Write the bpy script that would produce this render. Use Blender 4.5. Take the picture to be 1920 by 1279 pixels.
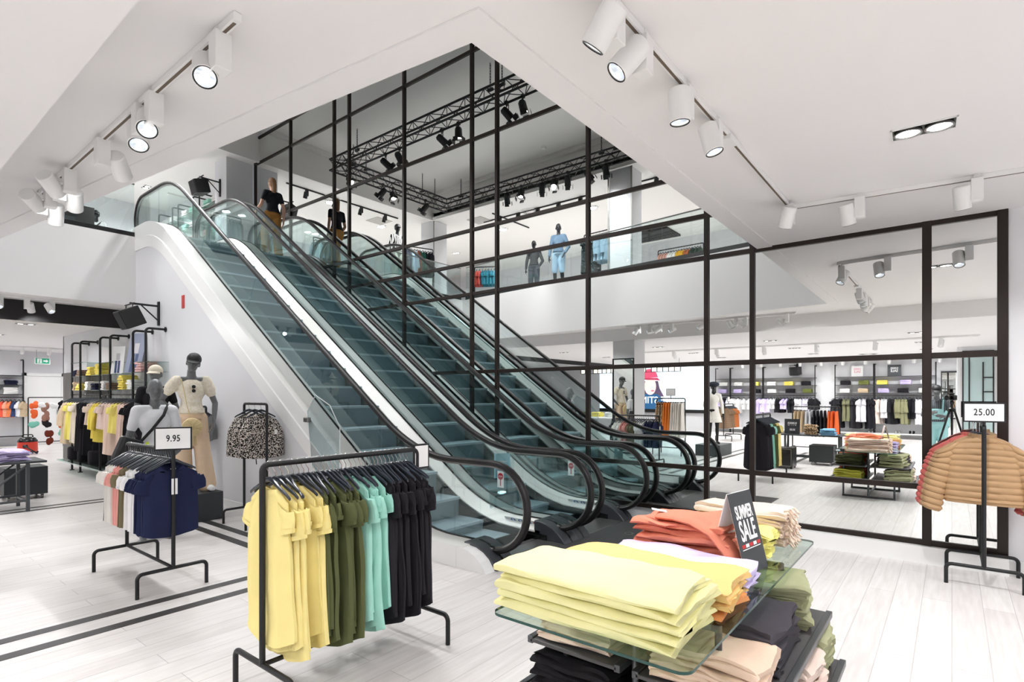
import bpy, math, random
from mathutils import Vector, Matrix, Euler
R = math.radians
PI = math.pi
for o in list(bpy.data.objects): bpy.data.objects.remove(o)
scene = bpy.context.scene
COL = scene.collection

# ---------------------------------------------------------------- camera
ANG = 38.5                       # the mirror wall's normal lies 38.5 degrees right of the view
EYE = 1.62
cam_data = bpy.data.cameras.new('camera')
cam_data.sensor_fit = 'HORIZONTAL'
cam_data.sensor_width = 36.0
cam_data.lens = 1037.0 / 1920.0 * 36.0
cam_data.shift_y = (741.0 - 639.5) / 1920.0
cam_data.clip_start = 0.05
cam_data.clip_end = 200
cam = bpy.data.objects.new('camera', cam_data)
COL.objects.link(cam)
cam.location = (0, 0, EYE)
# forward = +x turned 38.5 degrees towards +y
cam.rotation_euler = (R(90), 0, math.atan2(math.sin(R(ANG)), math.cos(R(ANG))) - R(90))
scene.camera = cam

# ---------------------------------------------------------------- view, world
vs = scene.view_settings
vs.view_transform = 'Standard'
vs.look = 'None'
vs.gamma = 1.0
vs.use_curve_mapping = False
vs.exposure = 0.44
world = bpy.data.worlds.new('world')
scene.world = world
world.use_nodes = True
world.node_tree.nodes['Background'].inputs[0].default_value = (0.9, 0.95, 1.0, 1)
world.node_tree.nodes['Background'].inputs[1].default_value = 0.3
cy = scene.cycles
cy.max_bounces = 10
cy.diffuse_bounces = 4
cy.glossy_bounces = 5
cy.transmission_bounces = 6
cy.transparent_max_bounces = 24
cy.caustics_reflective = False
cy.caustics_refractive = False
cy.sample_clamp_indirect = 6.0

def lin(h):
    h = h.lstrip('#')
    out = []
    for i in (0, 2, 4):
        c = int(h[i:i+2], 16) / 255.0
        out.append(c / 12.92 if c <= 0.04045 else ((c + 0.055) / 1.055) ** 2.4)
    return tuple(out) + (1.0,)

# ---------------------------------------------------------------- materials
MATS = {}
def mat(name, col, rough=0.5, metal=0.0, emit=0.0, spec=0.5, noise=0.0, nscale=20.0, bump=0.0, bscale=200.0, sheen=0.0):
    if name in MATS: return MATS[name]
    m = bpy.data.materials.new(name)
    m.use_nodes = True
    nt = m.node_tree
    b = nt.nodes['Principled BSDF']
    c = lin(col) if isinstance(col, str) else tuple(col)
    b.inputs['Base Color'].default_value = c
    b.inputs['Roughness'].default_value = rough
    b.inputs['Metallic'].default_value = metal
    b.inputs['Specular IOR Level'].default_value = spec
    if sheen: b.inputs['Sheen Weight'].default_value = sheen
    if emit:
        b.inputs['Emission Color'].default_value = c
        b.inputs['Emission Strength'].default_value = emit
    tc = None
    if noise or bump:
        tc = nt.nodes.new('ShaderNodeTexCoord')
    if noise:
        n = nt.nodes.new('ShaderNodeTexNoise')
        n.inputs['Scale'].default_value = nscale
        n.inputs['Detail'].default_value = 4
        nt.links.new(tc.outputs['Object'], n.inputs['Vector'])
        mx = nt.nodes.new('ShaderNodeMix'); mx.data_type = 'RGBA'
        mx.inputs['A'].default_value = tuple(max(0, v * (1 - noise)) for v in c[:3]) + (1,)
        mx.inputs['B'].default_value = tuple(min(1, v * (1 + noise)) for v in c[:3]) + (1,)
        nt.links.new(n.outputs['Fac'], mx.inputs['Factor'])
        nt.links.new(mx.outputs['Result'], b.inputs['Base Color'])
    if bump:
        n2 = nt.nodes.new('ShaderNodeTexNoise')
        n2.inputs['Scale'].default_value = bscale
        n2.inputs['Detail'].default_value = 3
        nt.links.new(tc.outputs['Object'], n2.inputs['Vector'])
        bp = nt.nodes.new('ShaderNodeBump')
        bp.inputs['Strength'].default_value = bump
        bp.inputs['Distance'].default_value = 0.01
        nt.links.new(n2.outputs['Fac'], bp.inputs['Height'])
        nt.links.new(bp.outputs['Normal'], b.inputs['Normal'])
    MATS[name] = m
    return m

def cloth(col, name=None):
    n = name or 'cloth_' + (col if isinstance(col, str) else 'x').lstrip('#')
    return mat(n, col, rough=0.85, spec=0.15, noise=0.08, nscale=9, bump=0.15, bscale=60)

def pattern(name, c1, c2, scale, thresh=0.5, kind='voronoi', soft=0.04):
    """two-colour printed cloth"""
    if name in MATS: return MATS[name]
    m = bpy.data.materials.new(name); m.use_nodes = True
    nt = m.node_tree; b = nt.nodes['Principled BSDF']
    b.inputs['Roughness'].default_value = 0.85
    b.inputs['Specular IOR Level'].default_value = 0.15
    tc = nt.nodes.new('ShaderNodeTexCoord')
    if kind == 'noise':
        t = nt.nodes.new('ShaderNodeTexNoise'); t.inputs['Scale'].default_value = scale; t.inputs['Detail'].default_value = 1.5
        out = t.outputs['Fac']
    elif kind == 'stripe':
        t = nt.nodes.new('ShaderNodeTexWave'); t.inputs['Scale'].default_value = scale; t.bands_direction = 'X'
        out = t.outputs['Fac']
    elif kind == 'band':
        t = nt.nodes.new('ShaderNodeTexWave'); t.inputs['Scale'].default_value = scale; t.bands_direction = 'Z'
        out = t.outputs['Fac']
    else:
        t = nt.nodes.new('ShaderNodeTexVoronoi'); t.inputs['Scale'].default_value = scale; t.feature = 'F1'
        out = t.outputs['Distance']
    nt.links.new(tc.outputs['Object'], t.inputs['Vector'])
    r = nt.nodes.new('ShaderNodeValToRGB')
    r.color_ramp.elements[0].position = max(0, thresh - soft); r.color_ramp.elements[0].color = lin(c1)
    r.color_ramp.elements[1].position = min(1, thresh + soft); r.color_ramp.elements[1].color = lin(c2)
    nt.links.new(out, r.inputs['Fac'])
    nt.links.new(r.outputs['Color'], b.inputs['Base Color'])
    MATS[name] = m
    return m

def glass_mat(name, tint, gloss=0.08):
    """thin clear sheet: see-through with a tint and a mirror-like sheen that grows at grazing angles"""
    m = bpy.data.materials.new(name); m.use_nodes = True
    nt = m.node_tree
    for n in list(nt.nodes): nt.nodes.remove(n)
    out = nt.nodes.new('ShaderNodeOutputMaterial')
    tr = nt.nodes.new('ShaderNodeBsdfTransparent'); tr.inputs[0].default_value = lin(tint)
    gl = nt.nodes.new('ShaderNodeBsdfGlossy'); gl.inputs['Roughness'].default_value = 0.0
    gl.inputs['Color'].default_value = (0.9, 0.97, 0.95, 1)
    fr = nt.nodes.new('ShaderNodeFresnel'); fr.inputs['IOR'].default_value = 1.45
    mth = nt.nodes.new('ShaderNodeMath'); mth.operation = 'MULTIPLY'; mth.inputs[1].default_value = gloss / 0.08
    geo = nt.nodes.new('ShaderNodeNewGeometry')
    inv = nt.nodes.new('ShaderNodeMath'); inv.operation = 'SUBTRACT'; inv.inputs[0].default_value = 1.0
    nt.links.new(geo.outputs['Backfacing'], inv.inputs[1])
    m0 = nt.nodes.new('ShaderNodeMath'); m0.operation = 'MULTIPLY'
    nt.links.new(fr.outputs[0], m0.inputs[0]); nt.links.new(inv.outputs[0], m0.inputs[1])
    nt.links.new(m0.outputs[0], mth.inputs[0])
    mix = nt.nodes.new('ShaderNodeMixShader')
    nt.links.new(mth.outputs[0], mix.inputs[0])
    nt.links.new(tr.outputs[0], mix.inputs[1]); nt.links.new(gl.outputs[0], mix.inputs[2])
    nt.links.new(mix.outputs[0], out.inputs[0])
    MATS[name] = m
    return m

M_WALL = mat('white_plaster', '#e3e3e6', rough=0.6, spec=0.3, bump=0.02, bscale=30)
M_CEIL = mat('ceiling_paint', '#f3f1f1', rough=0.8, spec=0.2)
M_CEIL2 = mat('ceiling_paint_upper', '#f0eeeb', rough=0.8, spec=0.2)
M_WHITE = mat('white_lacquer', '#f1f1f0', rough=0.35)
M_DECK = mat('brushed_deck', '#f0efeb', rough=0.32, noise=0.03, nscale=60)
M_BLACK = mat('black_steel', '#1d1d1f', rough=0.45, spec=0.4)
M_BRONZE = mat('dark_bronze_frame', '#2a211d', rough=0.4, metal=0.4)
M_RUB = mat('handrail_rubber', '#171516', rough=0.42, spec=0.4)
M_COWL = mat('newel_plastic', '#3a3d42', rough=0.4)
M_BOXBLK = mat('gloss_black', '#0d0d0f', rough=0.25)
M_DARKBEAM = mat('black_paint', '#191617', rough=0.6)
M_STEEL = mat('brushed_steel', '#8d8d8b', rough=0.3, metal=0.8)
M_CHROME = mat('hook_wire', '#c9cbcd', rough=0.2, metal=0.9)
M_HANG = mat('hanger_plastic', '#353a43', rough=0.22)
M_SKIN = mat('mannequin_grey', '#6b6d6f', rough=0.35, spec=0.4)
M_SKINB = mat('mannequin_black', '#17181b', rough=0.3, spec=0.5)
M_PAPER = mat('white_card', '#f4f4f4', rough=0.7)
M_INK = mat('black_print', '#121212', rough=0.7)
M_DGREY = mat('charcoal_board', '#33373b', rough=0.5)
M_LAMP = mat('lamp_lens', (1.0, 0.97, 0.92, 1), rough=0.2, emit=9.0)
M_LENS = mat('lamp_reflector', (0.75, 0.82, 0.92, 1), rough=0.15, metal=0.6, emit=0.35)
M_GLASS = glass_mat('balustrade_glass', '#f5fafa', 0.20)
M_TABLEGLASS = glass_mat('table_glass', '#eaf3ee', 0.09)
M_SHELFGLASS = glass_mat('shelf_glass', '#d4dfdb', 0.10)
M_ACRYL = glass_mat('acrylic', '#eef3f4', 0.10)
M_GEDGE = mat('glass_edge_green', '#1f4a42', rough=0.2)
M_MIRROR = mat('mirror_silver', (0.89, 0.905, 0.89, 1), rough=0.0, metal=1.0)

def step_material():
    m = bpy.data.materials.new('ribbed_step'); m.use_nodes = True
    nt = m.node_tree; b = nt.nodes['Principled BSDF']
    tc = nt.nodes.new('ShaderNodeTexCoord')
    w = nt.nodes.new('ShaderNodeTexWave'); w.bands_direction = 'X'; w.inputs['Scale'].default_value = 28
    r = nt.nodes.new('ShaderNodeValToRGB')
    r.color_ramp.elements[0].color = lin('#95adb8'); r.color_ramp.elements[1].color = lin('#c4d6de')
    nt.links.new(tc.outputs['Object'], w.inputs['Vector'])
    nt.links.new(w.outputs['Fac'], r.inputs['Fac'])
    nt.links.new(r.outputs['Color'], b.inputs['Base Color'])
    b.inputs['Roughness'].default_value = 0.45; b.inputs['Metallic'].default_value = 0.2
    return m
M_STEP = step_material()
M_RISER = mat('step_riser', '#748992', rough=0.5)

def plank_material(name, c1, c2, groove, sx, sy, metal=0.0, rough=0.35):
    m = bpy.data.materials.new(name); m.use_nodes = True
    nt = m.node_tree; b = nt.nodes['Principled BSDF']
    tc = nt.nodes.new('ShaderNodeTexCoord')
    br = nt.nodes.new('ShaderNodeTexBrick')
    br.inputs['Color1'].default_value = lin(c1); br.inputs['Color2'].default_value = lin(c2)
    br.inputs['Mortar'].default_value = lin(groove)
    br.inputs['Scale'].default_value = 1.0
    br.inputs['Brick Width'].default_value = sx; br.inputs['Row Height'].default_value = sy
    br.inputs['Mortar Size'].default_value = 0.003
    br.inputs['Mortar Smooth'].default_value = 0.2
    br.offset = 0.37
    nt.links.new(tc.outputs['Object'], br.inputs['Vector'])
    mp = nt.nodes.new('ShaderNodeMapping'); mp.inputs['Scale'].default_value = (1.2, 14, 1)
    nt.links.new(tc.outputs['Object'], mp.inputs['Vector'])
    n = nt.nodes.new('ShaderNodeTexNoise'); n.inputs['Scale'].default_value = 2.2; n.inputs['Detail'].default_value = 6
    nt.links.new(mp.outputs['Vector'], n.inputs['Vector'])
    r = nt.nodes.new('ShaderNodeValToRGB')
    r.color_ramp.elements[0].position = 0.3; r.color_ramp.elements[0].color = (0.86, 0.85, 0.84, 1)
    r.color_ramp.elements[1].position = 0.7; r.color_ramp.elements[1].color = (1, 1, 1, 1)
    nt.links.new(n.outputs['Fac'], r.inputs['Fac'])
    mx = nt.nodes.new('ShaderNodeMix'); mx.data_type = 'RGBA'; mx.blend_type = 'MULTIPLY'; mx.inputs['Factor'].default_value = 1
    nt.links.new(br.outputs['Color'], mx.inputs['A']); nt.links.new(r.outputs['Color'], mx.inputs['B'])
    nt.links.new(mx.outputs['Result'], b.inputs['Base Color'])
    b.inputs['Roughness'].default_value = rough; b.inputs['Specular IOR Level'].default_value = 0.4
    b.inputs['Metallic'].default_value = metal
    return m
M_FLOOR = plank_material('bleached_planks', '#e9e6e4', '#deDAD8', '#c6c2c0', 2.1, 0.185)
M_PLATE = plank_material('landing_plate_boards', '#4b4b4c', '#424243', '#333334', 3.0, 0.24, rough=0.5)
M_UPFLOOR = mat('upper_floor_grey', '#e2dfdd', rough=0.5, noise=0.05, nscale=3)

# ---------------------------------------------------------------- mesh builder
class MB:
    def __init__(s): s.v = []; s.f = []
    def add(s, vs, fs):
        n = len(s.v); s.v += [tuple(p) for p in vs]; s.f += [tuple(i + n for i in f) for f in fs]; return s
    def box(s, x0, x1, y0, y1, z0, z1):
        return s.add([(x0,y0,z0),(x1,y0,z0),(x1,y1,z0),(x0,y1,z0),(x0,y0,z1),(x1,y0,z1),(x1,y1,z1),(x0,y1,z1)],
                     [(0,3,2,1),(4,5,6,7),(0,1,5,4),(1,2,6,5),(2,3,7,6),(3,0,4,7)])
    def cbox(s, c, size, rz=0.0, rx=0.0, ry=0.0):
        m = Euler((rx, ry, rz)).to_matrix(); c = Vector(c); a, b, d = [k / 2 for k in size]
        vs = [c + m @ Vector(p) for p in ((-a,-b,-d),(a,-b,-d),(a,b,-d),(-a,b,-d),(-a,-b,d),(a,-b,d),(a,b,d),(-a,b,d))]
        return s.add(vs, [(0,3,2,1),(4,5,6,7),(0,1,5,4),(1,2,6,5),(2,3,7,6),(3,0,4,7)])
    def prism(s, poly, z0, z1):
        n = len(poly)
        vs = [(x,y,z0) for x,y in poly] + [(x,y,z1) for x,y in poly]
        return s.add(vs, [tuple(range(n-1,-1,-1)), tuple(range(n,2*n))] + [(i,(i+1)%n,n+(i+1)%n,n+i) for i in range(n)])
    def prism_yz(s, poly, x0, x1):
        n = len(poly)
        vs = [(x0,y,z) for y,z in poly] + [(x1,y,z) for y,z in poly]
        return s.add(vs, [tuple(range(n)), tuple(range(2*n-1,n-1,-1))] + [(i,n+i,n+(i+1)%n,(i+1)%n) for i in range(n)])
    def loft(s, rings, closed=True, cap=True):
        n = len(rings[0]); vs = [p for r in rings for p in r]; fs = []
        m = n if closed else n - 1
        for k in range(len(rings) - 1):
            for i in range(m):
                j = (i + 1) % n
                fs.append((k*n+i, k*n+j, (k+1)*n+j, (k+1)*n+i))
        if cap and closed:
            fs.append(tuple(range(n-1,-1,-1))); b = (len(rings)-1)*n; fs.append(tuple(range(b, b+n)))
        return s.add(vs, fs)
    def tube(s, pts, r, n=8, cap=True, closed=False):
        pts = [Vector(p) for p in pts]; rings = []
        L = len(pts)
        rr = r if isinstance(r, (list, tuple)) else [r] * L
        up = Vector((0,0,1)); prev = None
        for i, p in enumerate(pts):
            if closed: t = (pts[(i+1)%L] - pts[i-1])
            elif i == 0: t = pts[1] - p
            elif i == L-1: t = p - pts[i-1]
            else:
                t = ((pts[i+1]-p).normalized() + (p-pts[i-1]).normalized())
            t.normalize()
            if prev is None:
                a = up.cross(t)
                if a.length < 0.05: a = Vector((1,0,0)).cross(t)
                a.normalize()
            else:
                a = prev - t * prev.dot(t)
                if a.length < 1e-4: a = up.cross(t)
                a.normalize()
            prev = a; b = t.cross(a)
            rings.append([p + (a*math.cos(2*PI*k/n) + b*math.sin(2*PI*k/n)) * rr[i] for k in range(n)])
        if closed:
            rings.append(rings[0]); return s.loft(rings, True, False)
        return s.loft(rings, True, cap)
    def ell(s, c, rad, nu=14, nv=10, m=None):
        c = Vector(c); rad = rad if isinstance(rad, (tuple, list)) else (rad,)*3
        vs = []; fs = []
        for j in range(1, nv):
            th = PI*j/nv
            for i in range(nu):
                ph = 2*PI*i/nu
                p = Vector((rad[0]*math.sin(th)*math.cos(ph), rad[1]*math.sin(th)*math.sin(ph), rad[2]*math.cos(th)))
                if m: p = m @ p
                vs.append(c + p)
        p = Vector((0,0,rad[2])); q = Vector((0,0,-rad[2]))
        if m: p = m @ p; q = m @ q
        vs += [c + p, c + q]; t = len(vs)-2
        for j in range(nv-2):
            for i in range(nu):
                k = (i+1)%nu
                fs.append((j*nu+i, (j+1)*nu+i, (j+1)*nu+k, j*nu+k))
        for i in range(nu):
            k = (i+1)%nu
            fs.append((t, i, k)); fs.append((t+1, (nv-2)*nu+k, (nv-2)*nu+i))
        return s.add(vs, fs)
    def lathe(s, prof, c=(0,0,0), n=24, cap=True):
        rings = [[(c[0]+r*math.cos(2*PI*k/n), c[1]+r*math.sin(2*PI*k/n), c[2]+z) for k in range(n)] for r, z in prof]
        return s.loft(rings, True, cap)
    def cap2(s, p0, r0, p1, r1, n=12):
        """tapered limb with rounded ends"""
        p0 = Vector(p0); p1 = Vector(p1); d = p1 - p0; L = d.length
        if L < 1e-6: return s.ell(p0, r0)
        d.normalize()
        pts = []; rr = []
        for a in (80, 60, 35, 10): pts.append(p0 - d*r0*math.sin(R(a))); rr.append(r0*math.cos(R(a)))
        for a in (10, 35, 60, 80): pts.append(p1 + d*r1*math.sin(R(a))); rr.append(r1*math.cos(R(a)))
        return s.tube(pts, rr, n)
    def xf(s, m):
        s.v = [tuple(m @ Vector(p)) for p in s.v]; return s
    def build(s, name, material, parent=None, smooth=True, bevel=0.0, ang=38, loc=None, kind=None):
        me = bpy.data.meshes.new(name); me.from_pydata(s.v, [], s.f); me.update()
        if material is not None: me.materials.append(material)
        if smooth:
            me.shade_smooth(); me.set_sharp_from_angle(angle=R(ang))
        o = bpy.data.objects.new(name, me); COL.objects.link(o)
        if parent is not None: o.parent = parent
        if loc is not None: o.location = loc
        if bevel:
            b = o.modifiers.new('bevel', 'BEVEL'); b.width = bevel; b.segments = 2; b.limit_method = 'ANGLE'; b.angle_limit = R(40)
            b.harden_normals = False
        if kind: o['kind'] = kind
        return o

def fillet(pts, rad, n=6):
    """round the corners of a polyline"""
    P = [Vector(p) for p in pts]; out = [P[0]]
    for i in range(1, len(P)-1):
        a = (P[i-1]-P[i]); b = (P[i+1]-P[i]); la, lb = a.length, b.length
        a.normalize(); b.normalize()
        half = a.angle(b) / 2
        d = min(rad / max(math.tan(half), 1e-3), la*0.49, lb*0.49)
        rr = d * math.tan(half)
        bis = (a+b)
        if bis.length < 1e-4: out.append(P[i]); continue
        bis.normalize()
        c = P[i] + bis * (rr / math.sin(half))
        s = P[i] + a*d - c; e = P[i] + b*d - c
        tot = s.angle(e); ax = s.cross(e)
        if ax.length < 1e-9: out.append(P[i]); continue
        ax.normalize()
        for k in range(n+1):
            out.append(c + Matrix.Rotation(tot*k/n, 3, ax) @ s)
    out.append(P[-1]); return out

def tag(o, label, cat, group=None, kind=None):
    o['label'] = label; o['category'] = cat
    if group: o['group'] = group
    if kind: o['kind'] = kind
    return o
def thing(name, label, cat, loc=(0,0,0), rz=0.0, group=None):
    o = bpy.data.objects.new(name, None); COL.objects.link(o)
    o.empty_display_size = 0.1
    o.location = loc; o.rotation_euler = (0,0,rz)
    return tag(o, label, cat, group)
def dup(root, loc, rz=None, label=None, group=None, rot=None):
    r = root.copy(); COL.objects.link(r); r.location = loc
    if rz is not None: r.rotation_euler = (0,0,rz)
    if rot is not None: r.rotation_euler = rot
    if label: r['label'] = label
    if group: r['group'] = group
    for ch in list(root.children):
        c = ch.copy(); COL.objects.link(c); c.parent = r
        for g in list(ch.children):
            d = g.copy(); COL.objects.link(d); d.parent = c
    return r
def struct(name, mb, m, **k):
    return mb.build(name, m, kind='structure', **k)
ORD = ['first','second','third','fourth','fifth','sixth','seventh','eighth','ninth','tenth','eleventh','twelfth','thirteenth','fourteenth','fifteenth','sixteenth','seventeenth','eighteenth']
def text(s, size, m, parent, loc, rot, extrude=0.0008, sx=1.0, bold=0.0, name='lettering', align='CENTER', sp=1.0):
    c = bpy.data.curves.new(name, 'FONT'); c.body = s; c.size = size; c.align_x = align; c.align_y = 'CENTER'
    c.extrude = extrude; c.offset = bold; c.space_line = 0.82; c.space_character = sp
    tmp = bpy.data.objects.new('tmp', c); COL.objects.link(tmp)
    dg = bpy.context.evaluated_depsgraph_get()
    me = bpy.data.meshes.new_from_object(tmp.evaluated_get(dg))
    bpy.data.objects.remove(tmp); bpy.data.curves.remove(c)
    me.materials.clear(); me.materials.append(m)
    o = bpy.data.objects.new(name, me); COL.objects.link(o)
    o.parent = parent; o.location = loc; o.rotation_euler = rot; o.scale = (sx, 1, 1)
    return o
def area_light(parent, loc, power, size, color=(0.985,0.99,1.0), spread=150, rot=(0,0,0), shape='DISK'):
    l = bpy.data.lights.new('lamp_light', 'AREA'); l.energy = power; l.size = size; l.shape = shape; l.color = color; l.spread = R(spread)
    o = bpy.data.objects.new('lamp_light', l); COL.objects.link(o); o.parent = parent; o.location = loc; o.rotation_euler = rot
    return o
def spot_light(parent, loc, power, rot=(0,0,0), angle=60, blend=0.5, size=0.04, color=(0.985,0.99,1.0)):
    l = bpy.data.lights.new('lamp_beam', 'SPOT'); l.energy = power; l.spot_size = R(angle); l.spot_blend = blend; l.shadow_soft_size = size; l.color = color
    o = bpy.data.objects.new('lamp_beam', l); COL.objects.link(o); o.parent = parent; o.location = loc; o.rotation_euler = rot
    return o
# ================================================================ building shell
MX = 6.7                       # mirror plane
ZC, ZB, ZU = 3.3, 3.0, 4.6     # lower ceiling, bulkhead ceiling, upper floor
def edge_x(y): return 1.93 - 0.1155 * (y - 1.78)      # the well's left edge runs slightly askew
YF = 12.06                     # far slab front
X_OUT = 3.75                   # side wall beside the escalators

struct('floor', MB().box(-12.2, 7.0, -6, 24, -0.2, 0), M_FLOOR)
fl = MB()
for y in (4.53, 4.83): fl.box(-4, 2.94, y, y+0.10, 0, 0.0025)
for y in (10.06, 10.30): fl.box(-4, 2.94, y, y+0.09, 0, 0.0025)
for x in (2.84, 3.06): fl.box(x, x+0.10, 4.53 if x > 3 else 4.93, 10.4 if x > 3 else 10.06, 0, 0.0025)
struct('trim_1', fl, mat('inlaid_dark_stripe', '#353334', rough=0.45))
fl2 = MB().box(-4, -0.2, 2.9, 3.0, 0, 0.0025).box(-4, -0.2, 3.15, 3.25, 0, 0.0025)
struct('trim_2', fl2, MATS['inlaid_dark_stripe'])

# slab between the floors with the escalator well cut out
sl = MB()
sl.prism([(-12.2,-6),(edge_x(-6)+0,-6),(edge_x(1.78),1.78),(edge_x(YF),YF),(-12.2,YF)], ZC, ZU)
sl.prism([(edge_x(-6),-6),(7.0,-6),(7.0,1.74),(edge_x(1.78),1.78)], ZC, ZU)
sl.box(-12.2, X_OUT, YF, 24, ZC, ZU)
struct('ceiling', sl, M_CEIL, smooth=False)
struct('ceiling_landing', MB().box(X_OUT, 7.0, 12.25, 24, ZC, ZU), M_CEIL, smooth=False)
struct('ceiling_bulkhead', MB().box(-12.2, 0.7, -6, YF - 0.15, ZB, ZC), M_CEIL, smooth=False)
struct('ceiling_rear', MB().box(-12.2, X_OUT, 12.9, 24, 3.05, ZC).box(X_OUT, 7, 17.0, 24, 3.05, ZC), M_CEIL, smooth=False)
struct('beam', MB().box(-12.2, X_OUT, 12.86, 12.9, 2.94, ZC), M_DARKBEAM, smooth=False)
# raised border round the well
bd = MB()
def strip(p, q, r, s_, z0, z1): bd.prism([p, q, r, s_], z0, z1)
strip((edge_x(1.78), 1.78), (edge_x(YF), YF), (edge_x(YF)-0.17, YF), (edge_x(1.6)-0.17, 1.6), ZC-0.012, ZC-0.0005)
strip((edge_x(1.78), 1.78), (edge_x(1.6)-0.17, 1.6), (6.68, 1.58), (6.68, 1.74), ZC-0.012, ZC-0.0005)
struct('trim_3', bd, M_CEIL, smooth=False)
struct('floor_upper', MB().prism([(-6,-5),(edge_x(-5)-0.05,-5),(edge_x(YF)-0.05,YF),(-6,YF)], ZU, ZU+0.01)
       .box(-6, X_OUT, YF+0.02, 20, ZU, ZU+0.01).box(X_OUT, 6.7, 12.3, 20, ZU, ZU+0.01), M_UPFLOOR, smooth=False)

# walls
struct('wall_right', MB().box(6.74, 7.0, -6, 24, 0, 8.4).box(6.7, 6.74, -6, -0.40, 0, ZC).box(6.7, 6.74, 13.43, 24, 0, 8.4), M_WALL, smooth=False)
struct('wall_rear', MB().box(-12.2, 7, 23.6, 24, 0, ZC), M_WALL, smooth=False)
struct('wall_left', MB().box(-12.2, -11.8, -6, 24, 0, 8.4), M_WALL, smooth=False)
struct('wall_front', MB().box(-12.2, 7, -6.2, -6, 0, 8.4), M_WALL, smooth=False)
# upper storey
struct('wall_upper_rear', MB().box(-7, 7, 19.0, 19.2, ZU, 8.4), M_WALL, smooth=False)
struct('wall_upper_left', MB().box(-6.2, -6, -6, 20, ZU, 8.4), M_WALL, smooth=False)
up = MB().box(-6.2, 0.95, -6, 19.2, 7.3, 8.4).box(0.95, 7, 13.2, 19.2, 7.3, 8.4).box(0.95, 7, -6, 19.2, 8.15, 8.4)
up.box(0.90, 0.95, -6, 13.2, 7.3, 7.5).box(0.95, 7, 13.15, 13.2, 7.3, 7.5)
struct('ceiling_upper', up, M_CEIL2, smooth=False)
struct('trim_4', MB().box(0.95, 1.03, -6, 13.12, 7.26, 7.36).box(0.95, 6.7, 13.12, 13.2, 7.26, 7.36)
       .box(0.95, 1.05, -6, 13.1, 8.05, 8.15).box(0.95, 6.7, 13.1, 13.2, 8.05, 8.15), M_CEIL2)
def column(name, x0, x1, y0, y1, z0, z1):
    struct(name, MB().box(x0, x1, y0, y1, z0, z1), M_WALL, bevel=0.01)
column('column_upper_1', 0.28, 0.88, 6.2, 6.8, ZU, 7.3)
column('column_upper_2', 0.35, 0.95, 13.15, 13.75, ZU, 7.3)
column('column_upper_3', 6.06, 6.72, 13.5, 14.1, ZU, 7.3)
column('column_lower_1', 0.1, 0.7, 6.2, 6.8, 0, ZB)
struct('trim_5', MB().box(0.89, 0.91, 6.16, 6.20, ZU, 7.3).box(0.89, 0.91, 6.8, 6.84, ZU, 7.3).box(0.96, 0.98, 13.1, 13.14, ZU, 7.3), M_STEEL)

# side wall under the outer escalator
RISE = 4.6; Y0, SL = 4.52, 0.70
def ramp(y, y0=Y0, f=0.55):
    """0 at the bottom landing, 4.6 at the top, rounded into the 35 degree flight"""
    y1 = y0 + RISE / SL
    def soft(t, f):
        if t <= -f: return 0.0
        if t >= f: return t
        return (t + f) ** 2 / (4 * f)
    return SL * (soft(y - y0, f) - soft(y - y1, f))
DK = 0.2                       # decking above the step line
pts = [(4.75, 0.0)]
n = 30
for i in range(n+1):
    y = 4.75 + (12.1 - 4.75) * i / n
    pts.append((y, max(0.004, ramp(y) + DK - 0.42)))
pts += [(12.1, 0.0)]
struct('wall_escalator_side', MB().prism_yz(pts, X_OUT, X_OUT+0.06).box(X_OUT, X_OUT+0.06, 12.1, 17.0, 0, ZU-0.001).box(X_OUT, 7.0, 16.94, 17.0, 0, ZC), M_WALL, smooth=False)
struct('baseboard_escalator', MB().box(X_OUT-0.012, X_OUT, 5.3, 17.0, 0, 0.09), M_WHITE)
struct('baseboard_right', MB().box(6.66, 6.7, -6, -0.40, 0, 0.13).box(6.62, 6.74, -0.40, 2.2, 0, 0.165), M_WHITE)

# door in the rear wall
dr = struct('door_1', MB().box(4.25, 5.15, 23.57, 23.6, 0, 2.25), M_WHITE, bevel=0.01)
fr = MB().box(4.15, 4.25, 23.54, 23.6, 0, 2.35).box(5.15, 5.25, 23.54, 23.6, 0, 2.35).box(4.15, 5.25, 23.54, 23.6, 2.25, 2.35)
struct('trim_6', fr, M_WHITE)
MB().box(5.03, 5.07, 23.50, 23.57, 1.0, 1.14).build('door_handle', M_STEEL, dr)

# pilaster with a framed glass panel, seen in the mirror
struct('column_rear', MB().box(-9.2, -7.0, -3.2, -0.12, 0, ZB), M_WALL, smooth=False)

# ================================================================ mirror wall
POSTS = [-0.36, 0.19, 1.794, 2.32, 3.97, 5.63, 6.168, 7.85, 9.53, 10.05, 11.75, 13.37]
RAILS_LO = [0.19, 0.73, 2.0, 3.24]
mir = thing('mirror_wall', 'tall mirror wall in a dark bronze grid frame beside the escalators', 'mirror', (MX, 0, 0))
def pane(y0, y1, z0, z1): return MB().box(0.0, 0.02, y0+0.0, y1, z0, z1)
Z_ALL = [0.19, 0.73, 2.0, 3.28, 3.79, 4.33, 5.81, 7.27, 7.88]
for a, b in zip(POSTS, POSTS[1:]):
    top = 3.28 if b < 1.8 else 7.88
    zz = [z for z in Z_ALL if z <= top + 0.01]
    pane(a, b, zz[0], zz[-1]).build('mirror_pane', M_MIRROR, mir, smooth=False)
for y in POSTS:
    top = 3.31 if y < 1.75 else 7.9
    w = 0.075 if y < 1.0 else 0.055
    MB().box(-0.03, 0.015, y-w/2, y+w/2, 0.16, top).build('post', M_BRONZE, mir, bevel=0.004)
for z in Z_ALL:
    y0 = POSTS[0] if z < 3.3 else POSTS[2]
    MB().box(-0.022, 0.012, y0, POSTS[-1], z-0.028, z+0.028).build('rail', M_BRONZE, mir, bevel=0.004)
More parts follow.
